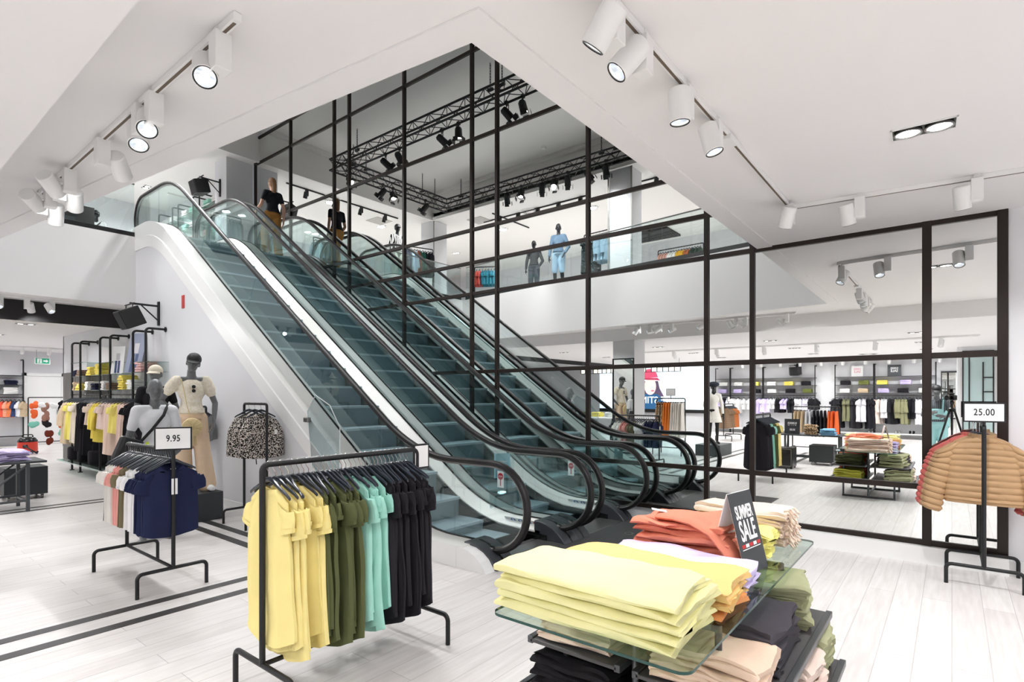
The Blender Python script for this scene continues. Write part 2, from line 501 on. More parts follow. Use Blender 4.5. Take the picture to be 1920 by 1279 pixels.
struct('wall_mirror_backing', MB().box(6.722, 6.74, -0.40, 13.43, 0, 8.2), M_WALL, smooth=False)

# glass balustrades round the well on the upper floor
def balustrade(name, label, p, q, z0=ZU, h=1.02):
    t = thing(name, label, 'glass railing', (p[0], p[1], z0), math.atan2(q[1]-p[1], q[0]-p[0]))
    L = math.hypot(q[0]-p[0], q[1]-p[1])
    MB().box(0, L, -0.03, 0.03, 0.0, 0.10).build('base_channel', M_BLACK, t, bevel=0.004)
    n = max(1, round(L/1.7))
    for i in range(n):
        MB().box(L*i/n+0.004, L*(i+1)/n-0.004, -0.008, 0.008, 0.02, h-0.02).build('glass_pane', M_GLASS, t, smooth=False)
    MB().tube([(0, 0, h), (L, 0, h)], 0.018, 8).build('top_rail', M_STEEL, t)
balustrade('glass_balustrade', 'glass balustrade along the left edge of the well above', (edge_x(1.72)-0.06, 1.72), (edge_x(11.95)-0.06, 11.95))
balustrade('glass_balustrade', 'glass balustrade along the right edge of the well above', (edge_x(1.68), 1.66), (6.66, 1.66))
balustrade('glass_balustrade', 'glass balustrade at the far end of the well by the escalator top', (edge_x(YF), YF+0.08), (X_OUT, YF+0.08))

sp_=MB().box(X_OUT-0.02, X_OUT-0.002, 13.5, 16.9, 0.09, 2.15)
for k in range(48): sp_.box(X_OUT-0.035, X_OUT-0.02, 13.52+0.07*k, 13.56+0.07*k, 0.09, 2.15)
tag(sp_.build('slatted_panel', mat('slat_grey','#7d7a78',rough=0.6), smooth=False), 'grey slatted wall panel behind the farthest tube shelves', 'panel')
# ================================================================ escalators
HR = 0.97                                   # handrail centre above the step line
def arc_yz(cy_, cz, r, a0, a1, n):
    return [(cy_ + r*math.cos(R(a0+(a1-a0)*i/n)), cz + r*math.sin(R(a0+(a1-a0)*i/n))) for i in range(n+1)]
RN = 0.42
def handrail_path(inset=0.0):
    r = RN - inset
    p = arc_yz(3.44, HR-RN, r, 268, 90, 16)                   # lower newel, front towards -y
    y = 3.6
    while y < 12.4:
        p.append((y, ramp(y) + HR - inset)); y += 0.12
    p += arc_yz(12.53, RISE+HR-RN, r, 90, -88, 16)            # upper newel
    return p
def ribbon(prof_fn, x0, x1, ys):
    pass
YS = [3.6 + 0.15*i for i in range(57)]      # 3.9 .. 12.0
def strip_along(mb, sec, ys):
    """loft a closed cross-section [(x, dz)] along the flight"""
    mb.loft([[(x, y, max(0.0, ramp(y)) + dz) for x, dz in sec] for y in ys], True, True)
def glass_panel(x, ya, yb, first=False, last=False):
    """one pane between two joints; joints stand square to the flight"""
    def lean(y):
        s = (ramp(y+0.05) - ramp(y-0.05)) / 0.1 / SL
        return -0.33 * s
    def sect(y):
        zb = ramp(y) + DK - 0.02; yt = y + lean(y)
        zt = ramp(yt) + HR - 0.03
        return [(x-0.006, y, zb), (x+0.006, y, zb), (x+0.006, yt, zt), (x-0.006, yt, zt)]
    n = max(3, int((yb-ya)/0.12))
    mb = MB(); rings = []
    ys = [ya + (yb-ya)*i/n for i in range(n+1)]
    if first:
        # rounded end following the newel
        ring = []
        for yy, zz in arc_yz(3.44, HR-RN, RN-0.03, 250, 92, 14):
            zb = 0.06 if yy > 3.3 else None
            ring.append((yy, zz))
        poly = [(ya, DK-0.02)] + [(ya, HR-0.03)] + list(reversed(ring))
        mb.prism_yz(poly, x-0.006, x+0.006)
    if last:
        ring = arc_yz(12.53, RISE+HR-RN, RN-0.03, 88, -70, 14)
        poly = [(yb, RISE+DK-0.02), (12.55, RISE+0.14)] + list(reversed(ring)) + [(yb, RISE+HR-0.03)]
        mb.prism_yz(poly, x-0.006, x+0.006)
    mb.loft([sect(y) for y in ys], True, True)
    return mb
STEP_MB = None
def escalator(name, label, xl, xr, outer_left, outer_right):
    """xl, xr: handrail centre lines. outer_*: outer edge of the decking on that side"""
    t = thing(name, label, 'escalator', (0, 0, 0), group='escalators side by side')
    sl_, sr = xl + 0.15, xr - 0.15          # skirts
    # ---- steps
    w = sr - sl_ - 0.012
    st = MB().box(-w/2, w/2, 0, 0.40, -0.03, 0)
    st_obj = None
    k = 0; y = 3.62
    while y < 12.3:
        z = ramp(y + 0.2, f=0.45)
        if st_obj is None:
            st_obj = st.build('step', M_STEP, t, smooth=False)
            rs = MB()
            arc = [(-0.0 + 0.02*math.sin(PI*i/8*0.9), -0.34*i/8) for i in range(9)]
            rs.loft([[(-w/2, 0.004+a, b-0.005), (w/2, 0.004+a, b-0.005)] for a, b in arc], False, False)
            ro = rs.build('riser', M_RISER, st_obj)
            st_obj.location = ((sl_+sr)/2, y, z)
            cur = st_obj
        else:
            c = st_obj.copy(); COL.objects.link(c); c.parent = t; c.location = ((sl_+sr)/2, y, z)
            if ramp(y+0.2, f=0.45) - ramp(y-0.2, f=0.45) > 0.02:
                d = ro.copy(); COL.objects.link(d); d.parent = c
        y += 0.40
    # comb plates
    MB().box(sl_, sr, 3.30, 3.62, -0.02, 0.012).build('comb_plate', M_STEEL, t, bevel=0.004)
    MB().box(sl_, sr, 12.28, 12.6, RISE-0.02, RISE+0.012).build('comb_plate', M_STEEL, t, bevel=0.004)
    # ---- skirts and decks
    for s, x, g, out in ((-1, sl_, xl, outer_left), (1, sr, xr, outer_right)):
        sk = MB(); strip_along(sk, [(x, -0.30), (x, 0.085), (x + s*0.02, 0.085), (x + s*0.02, -0.30)], YS)
        sk.build('skirt_panel', mat('skirt_grey', '#6f7371', rough=0.3, metal=0.5), t)
        br = MB(); strip_along(br, [(x - s*0.018, 0.035), (x - s*0.018, 0.055), (x, 0.06), (x, 0.03)], YS)
        br.build('brush_strip', M_BOXBLK, t)
        dk = MB(); strip_along(dk, [(x, 0.085), (x, 0.105), (g - s*0.012, DK), (g - s*0.012, DK-0.06)], YS)
        dk.build('inner_deck', M_DECK, t)
        ch = MB(); strip_along(ch, [(g - 0.012, DK-0.03), (g + 0.012, DK-0.03), (g + 0.012, DK+0.012), (g - 0.012, DK+0.012)], YS)
        ch.build('glass_channel', M_BOXBLK, t)
        od = MB(); strip_along(od, [(g + s*0.012, DK-0.05), (g + s*0.012, DK), (out, DK), (out, DK-0.05)], YS)
        od.build('outer_deck', M_DECK, t)
        # panes
        cuts = [3.95, 5.15, 6.75, 8.35, 9.95, 11.75]
        for i, (a, b) in enumerate(zip(cuts, cuts[1:])):
            glass_panel(g, a+0.003, b-0.003, first=False, last=False).build('glass_pane', M_GLASS, t, smooth=False)
        e = glass_panel(g, 3.60, 3.947, first=True); e.build('glass_pane', M_GLASS, t, smooth=False)
        e = glass_panel(g, 11.753, 12.4, last=True); e.build('glass_pane', M_GLASS, t, smooth=False)
        # handrail
        path = handrail_path()
        sec = [(-0.04, -0.012), (-0.036, 0.012), (-0.02, 0.024), (0.02, 0.024), (0.036, 0.012), (0.04, -0.012), (0.03, -0.026), (-0.03, -0.026)]
        rings = []
        for i, (yy, zz) in enumerate(path):
            a = path[max(0, i-1)]; b = path[min(len(path)-1, i+1)]
            ty, tz = b[0]-a[0], b[1]-a[1]; L = math.hypot(ty, tz); ny, nz = -tz/L, ty/L
            rings.append([(g+u, yy + ny*v, zz + nz*v) for u, v in sec])
        MB().loft(rings, True, True).build('handrail', M_RUB, t)
        rings = []
        p2 = handrail_path(0.036)
        for i, (yy, zz) in enumerate(p2):
            a = p2[max(0, i-1)]; b = p2[min(len(p2)-1, i+1)]
            ty, tz = b[0]-a[0], b[1]-a[1]; L = math.hypot(ty, tz); ny, nz = -tz/L, ty/L
            rings.append([(g+u, yy + ny*v, zz + nz*v) for u, v in ((-0.014,-0.008),(-0.014,0.012),(0.014,0.012),(0.014,-0.008))])
        MB().loft(rings, True, True).build('handrail_guide', M_STEEL, t)
        # newel cowls at both ends
        ix = x - s*0.005
        lo, hi = min(ix, out), max(ix, out)
        prof = [(3.68, 0.0), (3.68, DK+0.014), (3.60, DK+0.012), (3.51, DK-0.005), (3.43, DK-0.04), (3.36, DK-0.09), (3.30, 0.055), (3.26, 0.0)]
        lo2, hi2 = max(lo, g-0.15), min(hi, g+0.15)
        cw = MB().prism_yz(prof, lo2, hi2)
        cowl = cw.build('newel_cowl', M_COWL, t, bevel=0.012)
        MB().prism_yz([(y_+0.002, z_+0.006) for y_, z_ in prof[2:]] + [(3.28, 0.0), (3.6, 0.1)], g-0.012, g+0.012).build('seam', M_BOXBLK, cowl)
        MB().tube([(g, 3.56, 0.11), (g, 3.44, 0.125), (g, 3.40, 0.128)], [0.062, 0.058, 0.05], 12).build('handrail_inlet', M_BOXBLK, cowl)
        MB().box(lo2, hi2, 12.2, 12.62, RISE, RISE+DK).build('newel_cowl', M_COWL, t, bevel=0.015)
    return t
XA0, XA1, XB0, XB1 = 4.03, 5.17, 5.41, 6.55
escA = escalator('escalator', 'nearer escalator with a white side wall, foot beside the dark landing plate', XA0, XA1, 3.76, 5.29)
escB = escalator('escalator', 'second escalator along the mirror wall, person near its top', XB0, XB1, 5.29, 6.66)
# outer cladding of the nearer escalator
oc = MB()
oc.loft([[(3.76, y, max(0.0, ramp(y)+DK-0.47)), (3.735, y, max(0.0, ramp(y)+DK-0.47)), (3.735, y, ramp(y)+DK-0.26), (3.76, y, ramp(y)+DK-0.245)] for y in [4.75+0.15*i for i in range(50)]], True, True)
oc.build('outer_cladding', M_WHITE, escA)
oc = MB()
ysl = [3.66 + 0.12*i for i in range(73)]
oc.loft([[(3.76, y, max(0.0, ramp(y)+DK-0.26)), (3.75, y, max(0.0, ramp(y)+DK-0.26)), (3.75, y, ramp(y)+DK), (3.76, y, ramp(y)+DK)] for y in ysl], True, True)
oc.build('side_skirt', M_WHITE, escA)
# white end panel below the outer newel, and the black box between the two machines
MB().prism_yz([(5.6, 0.0), (5.6, DK+0.2), (4.9, DK+0.0), (3.66, DK-0.005), (3.52, DK-0.02), (3.43, DK-0.055), (3.36, DK-0.105), (3.31, 0.03), (3.29, 0.0)], 3.755, 3.88).build('end_panel', M_WHITE, escA, smooth=False)
for g0, es in ((XA1-0.157, escA), (XB0+0.157, escB), (XB1-0.157, escB), (XA0+0.157, escA)):
    pp = [(3.5, 0.0), (3.5, 0.07)] + [(y, ramp(y)+0.09) for y in (3.9, 4.2, 4.5, 4.8, 5.1)] + [(5.1, 0.0)]
    MB().prism_yz(pp, g0-0.004, g0+0.004).build('end_skirt', M_BOXBLK, es, smooth=False)
# pictogram stickers on the inner deck beside the comb
def stickers(es, x, yb, zoff, s=-1):
    base = MB().box(-0.001, 0.0, -0.02, 0.44, -0.045, 0.045).build('sticker_strip', M_PAPER, es, smooth=False)
    base.location = (x, yb, zoff); base.rotation_euler = (0, R(-40)*1, 0)
    blue = mat('pictogram_blue', '#2166a8', rough=0.5); red = mat('pictogram_red', '#c8342c', rough=0.5)
    for i in range(4):
        o = MB(); yy = 0.05 + 0.11*i
        ring = lambda r, xx: [(xx, 0.37-yy+r*math.cos(2*PI*k/20), r*math.sin(2*PI*k/20)) for k in range(20)]
        if i < 3:
            o.loft([ring(0.038, -0.003), ring(0.038, -0.001)], True, True)
        else:
            o.loft([ring(0.038, -0.003), ring(0.030, -0.003)], True, False)
            o.cbox((-0.0025, 0.37-yy, 0), (0.001, 0.07, 0.008), rx=R(40))
        o.build('pictogram', blue if i < 3 else red, base, smooth=False)
        if i < 3:
            MB().cbox((-0.0035, 0.37-yy, 0.0), (0.001, 0.018, 0.035)).cbox((-0.0035, 0.37-yy, 0.026), (0.001, 0.014, 0.012)).build('pictogram_figure', M_PAPER, base, smooth=False)
stickers(escA, XA1-0.085, 3.70, 0.158)
stickers(escB, XB1-0.085, 3.70, 0.158)
# red round sign stuck to the glass
def stop_sign(es, x, y, z, label):
    o = MB().box(-0.001, 0.001, -0.05, 0.05, -0.10, 0.10).build('stop_sticker', M_PAPER, es, smooth=False, loc=(x, y, z))
    o['label'] = label
    red = mat('stop_red', '#b8232f', rough=0.5)
    d = MB(); d.loft([[(-0.002, 0.042*math.cos(2*PI*k/20), 0.035+0.042*math.sin(2*PI*k/20)) for k in range(20)], [(-0.001, 0.042*math.cos(2*PI*k/20), 0.035+0.042*math.sin(2*PI*k/20)) for k in range(20)]], True, True)
    d.cbox((-0.0015, 0, -0.04), (0.001, 0.014, 0.08)); d.build('stop_disc', red, o, smooth=False)
    text('STOP', 0.026, M_PAPER, o, (-0.0025, 0, 0.035), (R(90), 0, R(-90)), extrude=0.0003, sx=0.9)
stop_sign(escA, XA1-0.012, 4.28, 0.60, 'red round stop sticker on the glass')
stop_sign(escB, XB1-0.012, 4.15, 0.60, 'red round stop sticker on the glass')
# landing plate
lp = tag(MB().box(4.02, 6.62, 2.12, 3.70, 0, 0.006).build('landing_plate', M_PLATE, smooth=False), 'dark grey boarded landing plate in front of the escalators', 'landing plate')
for x, y in ((4.6, 2.95), (5.9, 2.95)):
    MB().lathe([(0.055, 0), (0.055, 0.002), (0.035, 0.002), (0.035, 0.0)], (x, y, 0.006), 24, False).build('lifting_ring', M_STEEL, lp)
tag(MB().box(X_OUT-0.01, X_OUT, 9.83, 9.93, 3.05, 3.26).build('wall_sign', mat('sign_red', '#c63a38', rough=0.5)), 'small red vertical sign high on the white escalator wall', 'sign')
# ================================================================ lamps
LOWP, UPP, SPP = 40.0, 42.0, 20.0
def downlight(x, y, z, rz, label, power, group):
    t = thing('recessed_downlight', label, 'ceiling light', (x, y, z), rz, group)
    fr = MB(); 
    for a in ((-0.17,0.17,-0.09,-0.08),(-0.17,0.17,0.08,0.09)): fr.box(a[0],a[1],a[2],a[3],-0.008,0.0)
    fr.box(-0.17,-0.16,-0.09,0.09,-0.008,0.0).box(0.16,0.17,-0.09,0.09,-0.008,0.0)
    fr.build('frame', M_WHITE, t, smooth=False)
    MB().box(-0.16,0.16,-0.08,0.08,-0.004,-0.001).build('housing', M_BOXBLK, t, smooth=False)
    for sx in (-0.08, 0.08):
        h = MB().lathe([(0.072,-0.004),(0.076,-0.016),(0.066,-0.018),(0.062,-0.010)], (sx,0,0), 24, False).build('lamp_ring', M_STEEL, t)
        MB().lathe([(0.064,-0.0095),(0.001,-0.0100)], (sx,0,0), 24, False).build('lamp_lens', M_LAMP, h)
    area_light(t, (0,0,-0.03), power, 0.22)
    return t
downlight(4.34, 0.14, ZC, R(92), 'recessed twin downlight in the white ceiling at the right', LOWP*0.8, None)
for i, (x, y) in enumerate([(2.2,-2.3),(4.4,-2.3),(2.2,-4.4),(4.4,-4.4)]):  # added out-of-view lamps that light the clothes from the front
    downlight(x, y, ZC, R(92), 'unseen twin downlight added in the ceiling behind the camera', LOWP*0.65, 'added downlights behind the camera')
rearw = ['by the rear wall','in the second row from the rear wall','in the middle of the store','behind the camera']
cnt = 0
for i, x in enumerate((-10.0, -7.2, -4.4, -1.6)):  # added grid of lamps, spreads even bright light through the rear
    for j, y in enumerate((-2.6, 0.6, 3.6, 6.6, 9.8)):
        downlight(x, y, ZB, R(90), 'twin downlight added for fill in the low rear ceiling', LOWP*0.8, 'added downlights of the low rear ceiling')
for x in (0.2, 2.6):  # added lamps that brighten the far left shop
    for y in (14.5, 17.5, 20.5, 22.8):
        downlight(x, y, 3.05, 0, 'twin downlight added for fill in the far left shop ceiling', LOWP*0.45, 'added downlights of the far left shop')
for y in (15, 19, 22):  # more added lamps, for the right part of that shop
    downlight(5.3, y, ZC if y < 17 else 3.05, 0, 'twin downlight added for fill in the far left shop ceiling', LOWP*0.4, 'added downlights of the far left shop')
for x, y in ((-4.0,2.5),(-4.0,6.5),(-4.0,10.5),(-1.2,4.2),(-1.2,8.5),(-1.2,12.0),(-2.5,15.5),(1.6,15.0),(4.0,14.3),(2.5,17.5),(5.6,17.2)):  # added lamps that raise the light level upstairs
    downlight(x, y, 7.3, R(90), 'twin downlight added for fill in the upper floor ceiling', UPP, 'added upper floor downlights')
def air_vent(x, y, z, label, group):
    t = thing('air_vent', label, 'vent', (x, y, z), 0, group)
    MB().lathe([(0.30,-0.004),(0.30,-0.014),(0.10,-0.014),(0.10,-0.004)], (0,0,0), 32, False).build('disc', M_CEIL2, t)
    sl = MB()
    for k in range(28):
        a = 2*PI*k/28
        sl.cbox((0.2*math.cos(a),0.2*math.sin(a),-0.0155), (0.13,0.014,0.002), rz=a)
    sl.build('slots', M_BOXBLK, t, smooth=False)
for x, y in ((-0.3,10.2),(-1.0,5.2),(-3.0,3.5),(4.2,14.0)):
    air_vent(x, y, 7.3, 'round slotted air vent in the upper ceiling, seen in the mirror', 'upper ceiling vents')
air_vent(-8.5, 2.2, ZB, 'round slotted air vent in the low rear ceiling', None)
for x, y in ((0.0,12.0),(2.0,14.6)):
    tag(MB().box(x-0.3,x+0.3,y-0.3,y+0.3,7.285,7.3).build('ceiling_speaker_grille', mat('grille_grey','#b9b6b2',rough=0.7)), 'square grey grille in the upper ceiling, seen in the mirror', 'grille', 'upper ceiling grilles')

# ---- white track spotlights
def aim(head_loc, target):
    d = Vector(target) - Vector(head_loc)
    return d.to_track_quat('-Z', 'Y').to_euler()
def track_spot(x, y, z, target, label, group, power=SPP, angle=105, box=True, side=(0.0,0.09), col='white', small=1.0):
    m = M_WHITE if col == 'white' else M_BLACK
    t = thing('track_spotlight', label, 'spotlight', (x, y, z), 0, group)
    s = small
    if box: MB().cbox((0,0,-0.115*s), (0.075*s,0.075*s,0.17*s)).build('driver_box', m, t, bevel=0.004)
    MB().box(-0.02*s,0.02*s,-0.02*s,0.02*s,-0.04*s,0).build('adapter', m, t)
    hl = Vector((side[0], side[1], -0.16*s))
    MB().tube([(0,0,-0.13*s), tuple(hl)], 0.012*s, 8).build('joint', m, t)
    e = aim(Vector((x,y,z))+hl, target)
    h = MB().lathe([(0.0,0.085),(0.05,0.085),(0.056,0.078),(0.056,-0.085),(0.052,-0.088),(0.046,-0.083),(0.044,-0.05)], (0,0,0), 24, False)
    if s != 1.0: h.xf(Matrix.Scale(s, 4))
    ho = h.build('lamp_head', m, t); ho.location = hl; ho.rotation_euler = e
    g = MB().lathe([(0.053*s,-0.0865*s),(0.049*s,-0.091*s),(0.045*s,-0.0865*s)], (0,0,0), 24, False).build('lens_ring', M_BOXBLK, ho)
    MB().lathe([(0.046*s,-0.072*s),(0.02*s,-0.058*s),(0.001,-0.056*s)], (0,0,0), 24, False).build('lens', M_LENS, ho)
    MB().lathe([(0.015*s,-0.060*s),(0.001,-0.062*s)], (0,0,0), 12, False).build('led', M_LAMP, ho)
    if power: spot_light(ho, (0,0,-0.095*s), power, (0,0,0), angle)
    return t
def track(pts, z, label, m=None, group=None):
    m = m or M_WHITE
    t = thing('lighting_track', label, 'track', (pts[0][0], pts[0][1], z), 0, group)
    ox, oy = pts[0]
    for (a, b), (c, d) in zip(pts, pts[1:]):
        L = math.hypot(c-a, d-b); an = math.atan2(d-b, c-a)
        MB().cbox(((a+c)/2-ox,(b+d)/2-oy,-0.018), (L,0.036,0.035), rz=an).build('rail', m, t, bevel=0.002)
        MB().cbox(((a+c)/2-ox,(b+d)/2-oy,-0.0362), (L-0.06,0.014,0.002), rz=an).build('slot', mat('track_slot','#6b5d50',rough=0.6) if m is M_WHITE else M_BOXBLK, t, smooth=False)
    return t
track([(1.15,2.45),(1.15,6.2)], ZC, 'white lighting track on the ceiling left of the well')
G1 = 'spotlights on the left ceiling track'
track_spot(1.15,2.62,ZC,(0.35,0.9,0.9),'white spotlight at the near end of the left ceiling track',G1,side=(-0.02,0.11),power=10)
track_spot(1.15,3.42,ZC,(0.3,1.3,0.6),'second white spotlight from the near end of the left track',G1,side=(0.0,0.09))
track_spot(1.15,3.62,ZC,(0.7,2.0,0.0),'lower lit spotlight of the pair on the left track',G1,side=(0.02,0.10))
track_spot(1.15,4.30,ZC,(3.2,7.2,1.2),'white spotlight turned away in the middle of the left track',G1,side=(0.10,0.03),power=8)
for i, (dy, tg) in enumerate(((5.05,(3.3,7.4,1.4)),(5.32,(2.0,8.2,1.0)),(5.58,(3.6,9.0,2.0)),(5.86,(1.5,7.5,0.5)))):
    track_spot(1.15,dy,ZC,tg,['nearest','second','third','farthest'][i]+' spotlight of the far cluster on the left track',G1,side=((-0.1,0.1)[i%2],0.03),power=1.5)
track([(1.75,1.12),(5.37,1.12),(5.60,-0.9)], ZC, 'white lighting track on the right ceiling turning a corner by the mirror')
G2 = 'spotlights on the right ceiling track'
nm = ['nearest','second','third','fourth']
for i, (x, tg, sd) in enumerate(((2.10,(2.0,3.0,0.8),(-0.08,0)),(2.38,(1.0,2.6,0.9),(-0.1,0.02)),(2.90,(3.0,1.1,0.5),(-0.08,0)),(3.38,(3.4,0.4,0.5),(-0.08,0)))):
    track_spot(x,1.12,ZC,tg,nm[i]+' white spotlight along the right ceiling track',G2,side=sd)
track_spot(5.25,1.10,ZC,(6.3,2.2,0.3),'white spotlight at the corner of the right ceiling track',G2,side=(-0.09,0),angle=90)
track_spot(5.42,0.60,ZC,(6.5,0.3,0.2),'white spotlight past the corner of the right track',G2,side=(-0.02,0.09),angle=90)
track_spot(5.50,-0.15,ZC,(6.4,-0.2,0.9),'white spotlight at the right edge of the ceiling',G2,side=(-0.02,0.09),angle=90)
MB().box(3.58,3.72,1.09,1.15,ZC-0.06,ZC-0.03).build('track_connector', M_WHITE); tag(bpy.data.objects['track_connector'],'small white connector box under the right ceiling track','connector')
# track along the low rear ceiling, in front of the shelf wall
track([(-10.6,-1.5),(-10.6,7.5)], ZB, 'white lighting track before the rear shelf wall, seen in the mirror')
for k in range(11):
    y = -0.4 + 0.72*k
    track_spot(-10.6,y,ZB,(-11.8,y+0.1,1.3),'white spotlight over the rear shelf wall, seen in the mirror','rear shelf wall spotlights',power=16,angle=110,side=(0.08,0))
track([(-3.0,-0.5),(-3.0,8.0)], ZB, 'white lighting track across the low rear ceiling, seen in the mirror')
for k in range(6):
    track_spot(-3.0,0.2+1.3*k,ZB,(-4.4,0.6+1.2*k,0.6),'white spotlight in the middle of the low rear ceiling','middle rear spotlights',power=16,side=(-0.08,0))
# far left: spotlights before the black beam
track([(-0.5,12.45),(2.9,12.45)], ZC, 'white lighting track before the black beam at the left')
for k in range(7):
    x = 0.55 + 0.34*k
    track_spot(x,12.45,ZC,(x+0.8,14.0,0.8) if k%2 else (x+0.7,10.5,0.8),['leftmost','second','third','fourth','fifth','sixth','rightmost'][k]+' white spotlight before the black beam','spotlights before the black beam',power=16,side=(0.06,0.06) if k%2 else (-0.05,-0.08))
track([(1.5,21.3),(5.5,21.3)], 3.05, 'white lighting track far back in the left shop')
for k in range(6):
    x = 1.9+0.62*k
    track_spot(x,21.3,3.05,(x,23.0,1.0),'white spotlight far back in the left shop','far left shop spotlights',power=10,side=(0,0.07),small=0.9)
# ---- black truss with stage lamps
TR = dict(x0=1.15,x1=5.30,y0=4.0,y1=12.35,z=7.6,s=0.28)
def truss():
    t = thing('lighting_truss', 'black lattice lighting truss hung in a rectangle under the upper ceiling, seen in the mirror', 'truss', (0,0,0))
    x0,x1,y0,y1,z,s = [TR[k] for k in ('x0','x1','y0','y1','z','s')]
    for dz in (0,-s):
        for ins in (0,s):
            c = [(x0+ins,y0+ins),(x1-ins,y0+ins),(x1-ins,y1-ins),(x0+ins,y1-ins)]
            for (a,b),(c2,d) in zip(c,c[1:]+c[:1]):
                MB().tube([(a,b,z+dz),(c2,d,z+dz)],0.024,8).build('chord',M_BLACK,t)
    def brace(p, q, inn):
        p=Vector(p);q=Vector(q);L=(q-p).length;n=int(L/0.26);mb=MB()
        d=(q-p)/n; inn=Vector(inn)*s
        for i in range(n):
            a=p+d*i;b=a+d
            lo=Vector((0,0,-s))
            for off in (Vector((0,0,0)),inn):
                mb.tube([a+off+(lo if i%2 else Vector()),b+off+(Vector() if i%2 else lo)],0.009,6,False)
            for dz in (Vector((0,0,0)),lo):
                mb.tube([a+dz+(inn if i%2 else Vector()),b+dz+(Vector() if i%2 else inn)],0.009,6,False)
        mb.build('lattice',M_BLACK,t)
    brace((x0,y1,z),(x1,y1,z),(0,-1,0)); brace((x0,y0,z),(x0,y1,z),(1,0,0)); brace((x1,y0,z),(x1,y1,z),(-1,0,0)); brace((x0,y0,z),(x1,y0,z),(0,1,0))
    for cx_,cy_ in ((1.29,11.6),(1.29,11.1),(1.8,12.2),(2.3,12.2),(4.3,12.2),(4.7,12.2),(5.16,11.4),(5.16,7.1),(5.16,6.8),(1.29,6.8),(1.29,6.4)):
        mb=MB(); zz=z+0.0
        while zz<8.1:
            k=int(round((zz-z)/0.055))
            ring=[(cx_+(0.014*math.cos(a) if k%2 else 0),cy_+(0 if k%2 else 0.014*math.cos(a)),zz+0.03+0.036*math.sin(a)) for a in [2*PI*i/8 for i in range(8)]]
            mb.tube(ring,0.006,5,closed=True); zz+=0.055
        mb.build('hanging_chain',M_BLACK,t)
        MB().tube([(cx_,cy_-0.06,z+0.02),(cx_,cy_+0.06,z+0.02)],0.035,8).build('clamp',M_BLACK,t)
truss()
def stage_lamp(x,y,target,label,power=70,lit=True):
    z=TR['z']-TR['s']
    t=thing('stage_spotlight',label,'stage lamp',(x,y,z),0,'black stage lamps on the truss')
    MB().tube([(0,0,0.03),(0,0,-0.07)],0.012,8).cbox((0,0,0.0),(0.06,0.06,0.07)).build('clamp',M_BLACK,t)
    e=aim((x,y,z-0.2),target)
    yk=fillet([(-0.09,0,-0.2),(-0.09,0,-0.07),(0.09,0,-0.07),(0.09,0,-0.2)],0.02,3)
    yo=MB().tube(yk,0.009,6).build('yoke',M_BLACK,t); yo.rotation_euler=(0,0,e.z)
    h=MB().lathe([(0.0,0.12),(0.05,0.12),(0.075,0.08),(0.08,-0.10),(0.088,-0.13),(0.076,-0.13),(0.07,-0.09)],(0,0,0),20,False).build('lamp_body',M_BLACK,t)
    h.location=(0,0,-0.2); h.rotation_euler=e
    MB().lathe([(0.07,-0.092),(0.001,-0.098)],(0,0,0),20,False).build('lens',M_LAMP if lit else M_LENS,h)
    for k in range(4):
        a=k*PI/2
        d=MB().cbox((0.125*math.cos(a),0.125*math.sin(a),-0.165),(0.004,0.12,0.10),rz=a,ry=0)
        d.build('barn_door',M_BLACK,h)
    if power: spot_light(h,(0,0,-0.14),power,(0,0,0),75,size=0.06)
XL, XR, YB = TR['x0']+0.28, TR['x1']-0.28, TR['y1']-0.28
spec=[(XL,6.6,(0.0,7,4.6)),(XL,7.1,(0.6,5.5,4.6)),(XL,7.7,(0.0,8.5,4.6)),(XL,8.1,(5.5,6.8,1.5)),(XL,8.5,(0.2,9.5,4.6)),(XL,9.2,(4.5,8.5,0.5)),(XL,9.7,(0.0,10.5,4.6)),
      (2.3,YB,(3.5,13.8,4.6)),(3.5,YB,(4.5,9.0,1.5)),(3.85,YB,(5.0,14.0,4.6)),(4.9,YB,(5.2,8.0,2.6)),
      (XR,10.5,(1.0,8.6,3.8)),(XR,10.0,(0.9,11.0,3.8)),(XR,8.6,(1.2,6.5,3.8)),(XR,8.1,(5.0,8.0,2.5)),(XR,6.8,(1.3,5.0,3.8)),(XR,6.4,(4.3,4.8,0.2)),(XR,5.2,(1.5,3.6,3.8))]
for i,(x,y,tg) in enumerate(spec):
    side_='left' if x<2 else ('far' if y>12 else 'mirror')
    k_=sum(1 for q in spec[:i] if (q[0]<2,q[1]>12)==(x<2,y>12))
    stage_lamp(x,y,tg,'black stage lamp, %s along the %s side of the truss'%(ORD[k_],side_),power=190)
# black tracks on the upper ceiling
track([(-0.2,12.0),(-0.2,8.0)],7.3,'black lighting track on the upper ceiling, seen in the mirror',M_BLACK)
track([(0.3,11.2),(-1.6,11.2)],7.3,'short black lighting track on the upper ceiling, seen in the mirror',M_BLACK)
track([(-0.2,7.0),(-0.2,2.5)],7.3,'black lighting track on the upper ceiling right of the column',M_BLACK)
track([(1.8,13.9),(5.6,13.9)],7.3,'black lighting track over the upper landing',M_BLACK)
for k in range(5): track_spot(-0.2,8.3+0.75*k,7.3,(0.3,8.3+0.75*k,4.6),'black spotlight on the upper ceiling track, seen in the mirror','black upper track spotlights',power=14,col='black',side=(0.06,0))
for k in range(4): track_spot(-0.2,3.0+1.0*k,7.3,(0.3,3.0+k,4.6),'black spotlight right of the upper column, seen in the mirror','black upper track spotlights right of the column',power=14,col='black',side=(0.06,0))
for k in range(4): track_spot(2.3+0.9*k,13.9,7.3,(2.3+0.9*k,15,4.6),'black spotlight over the upper landing','black spotlights over the upper landing',power=14,col='black',side=(0.0,0.06))
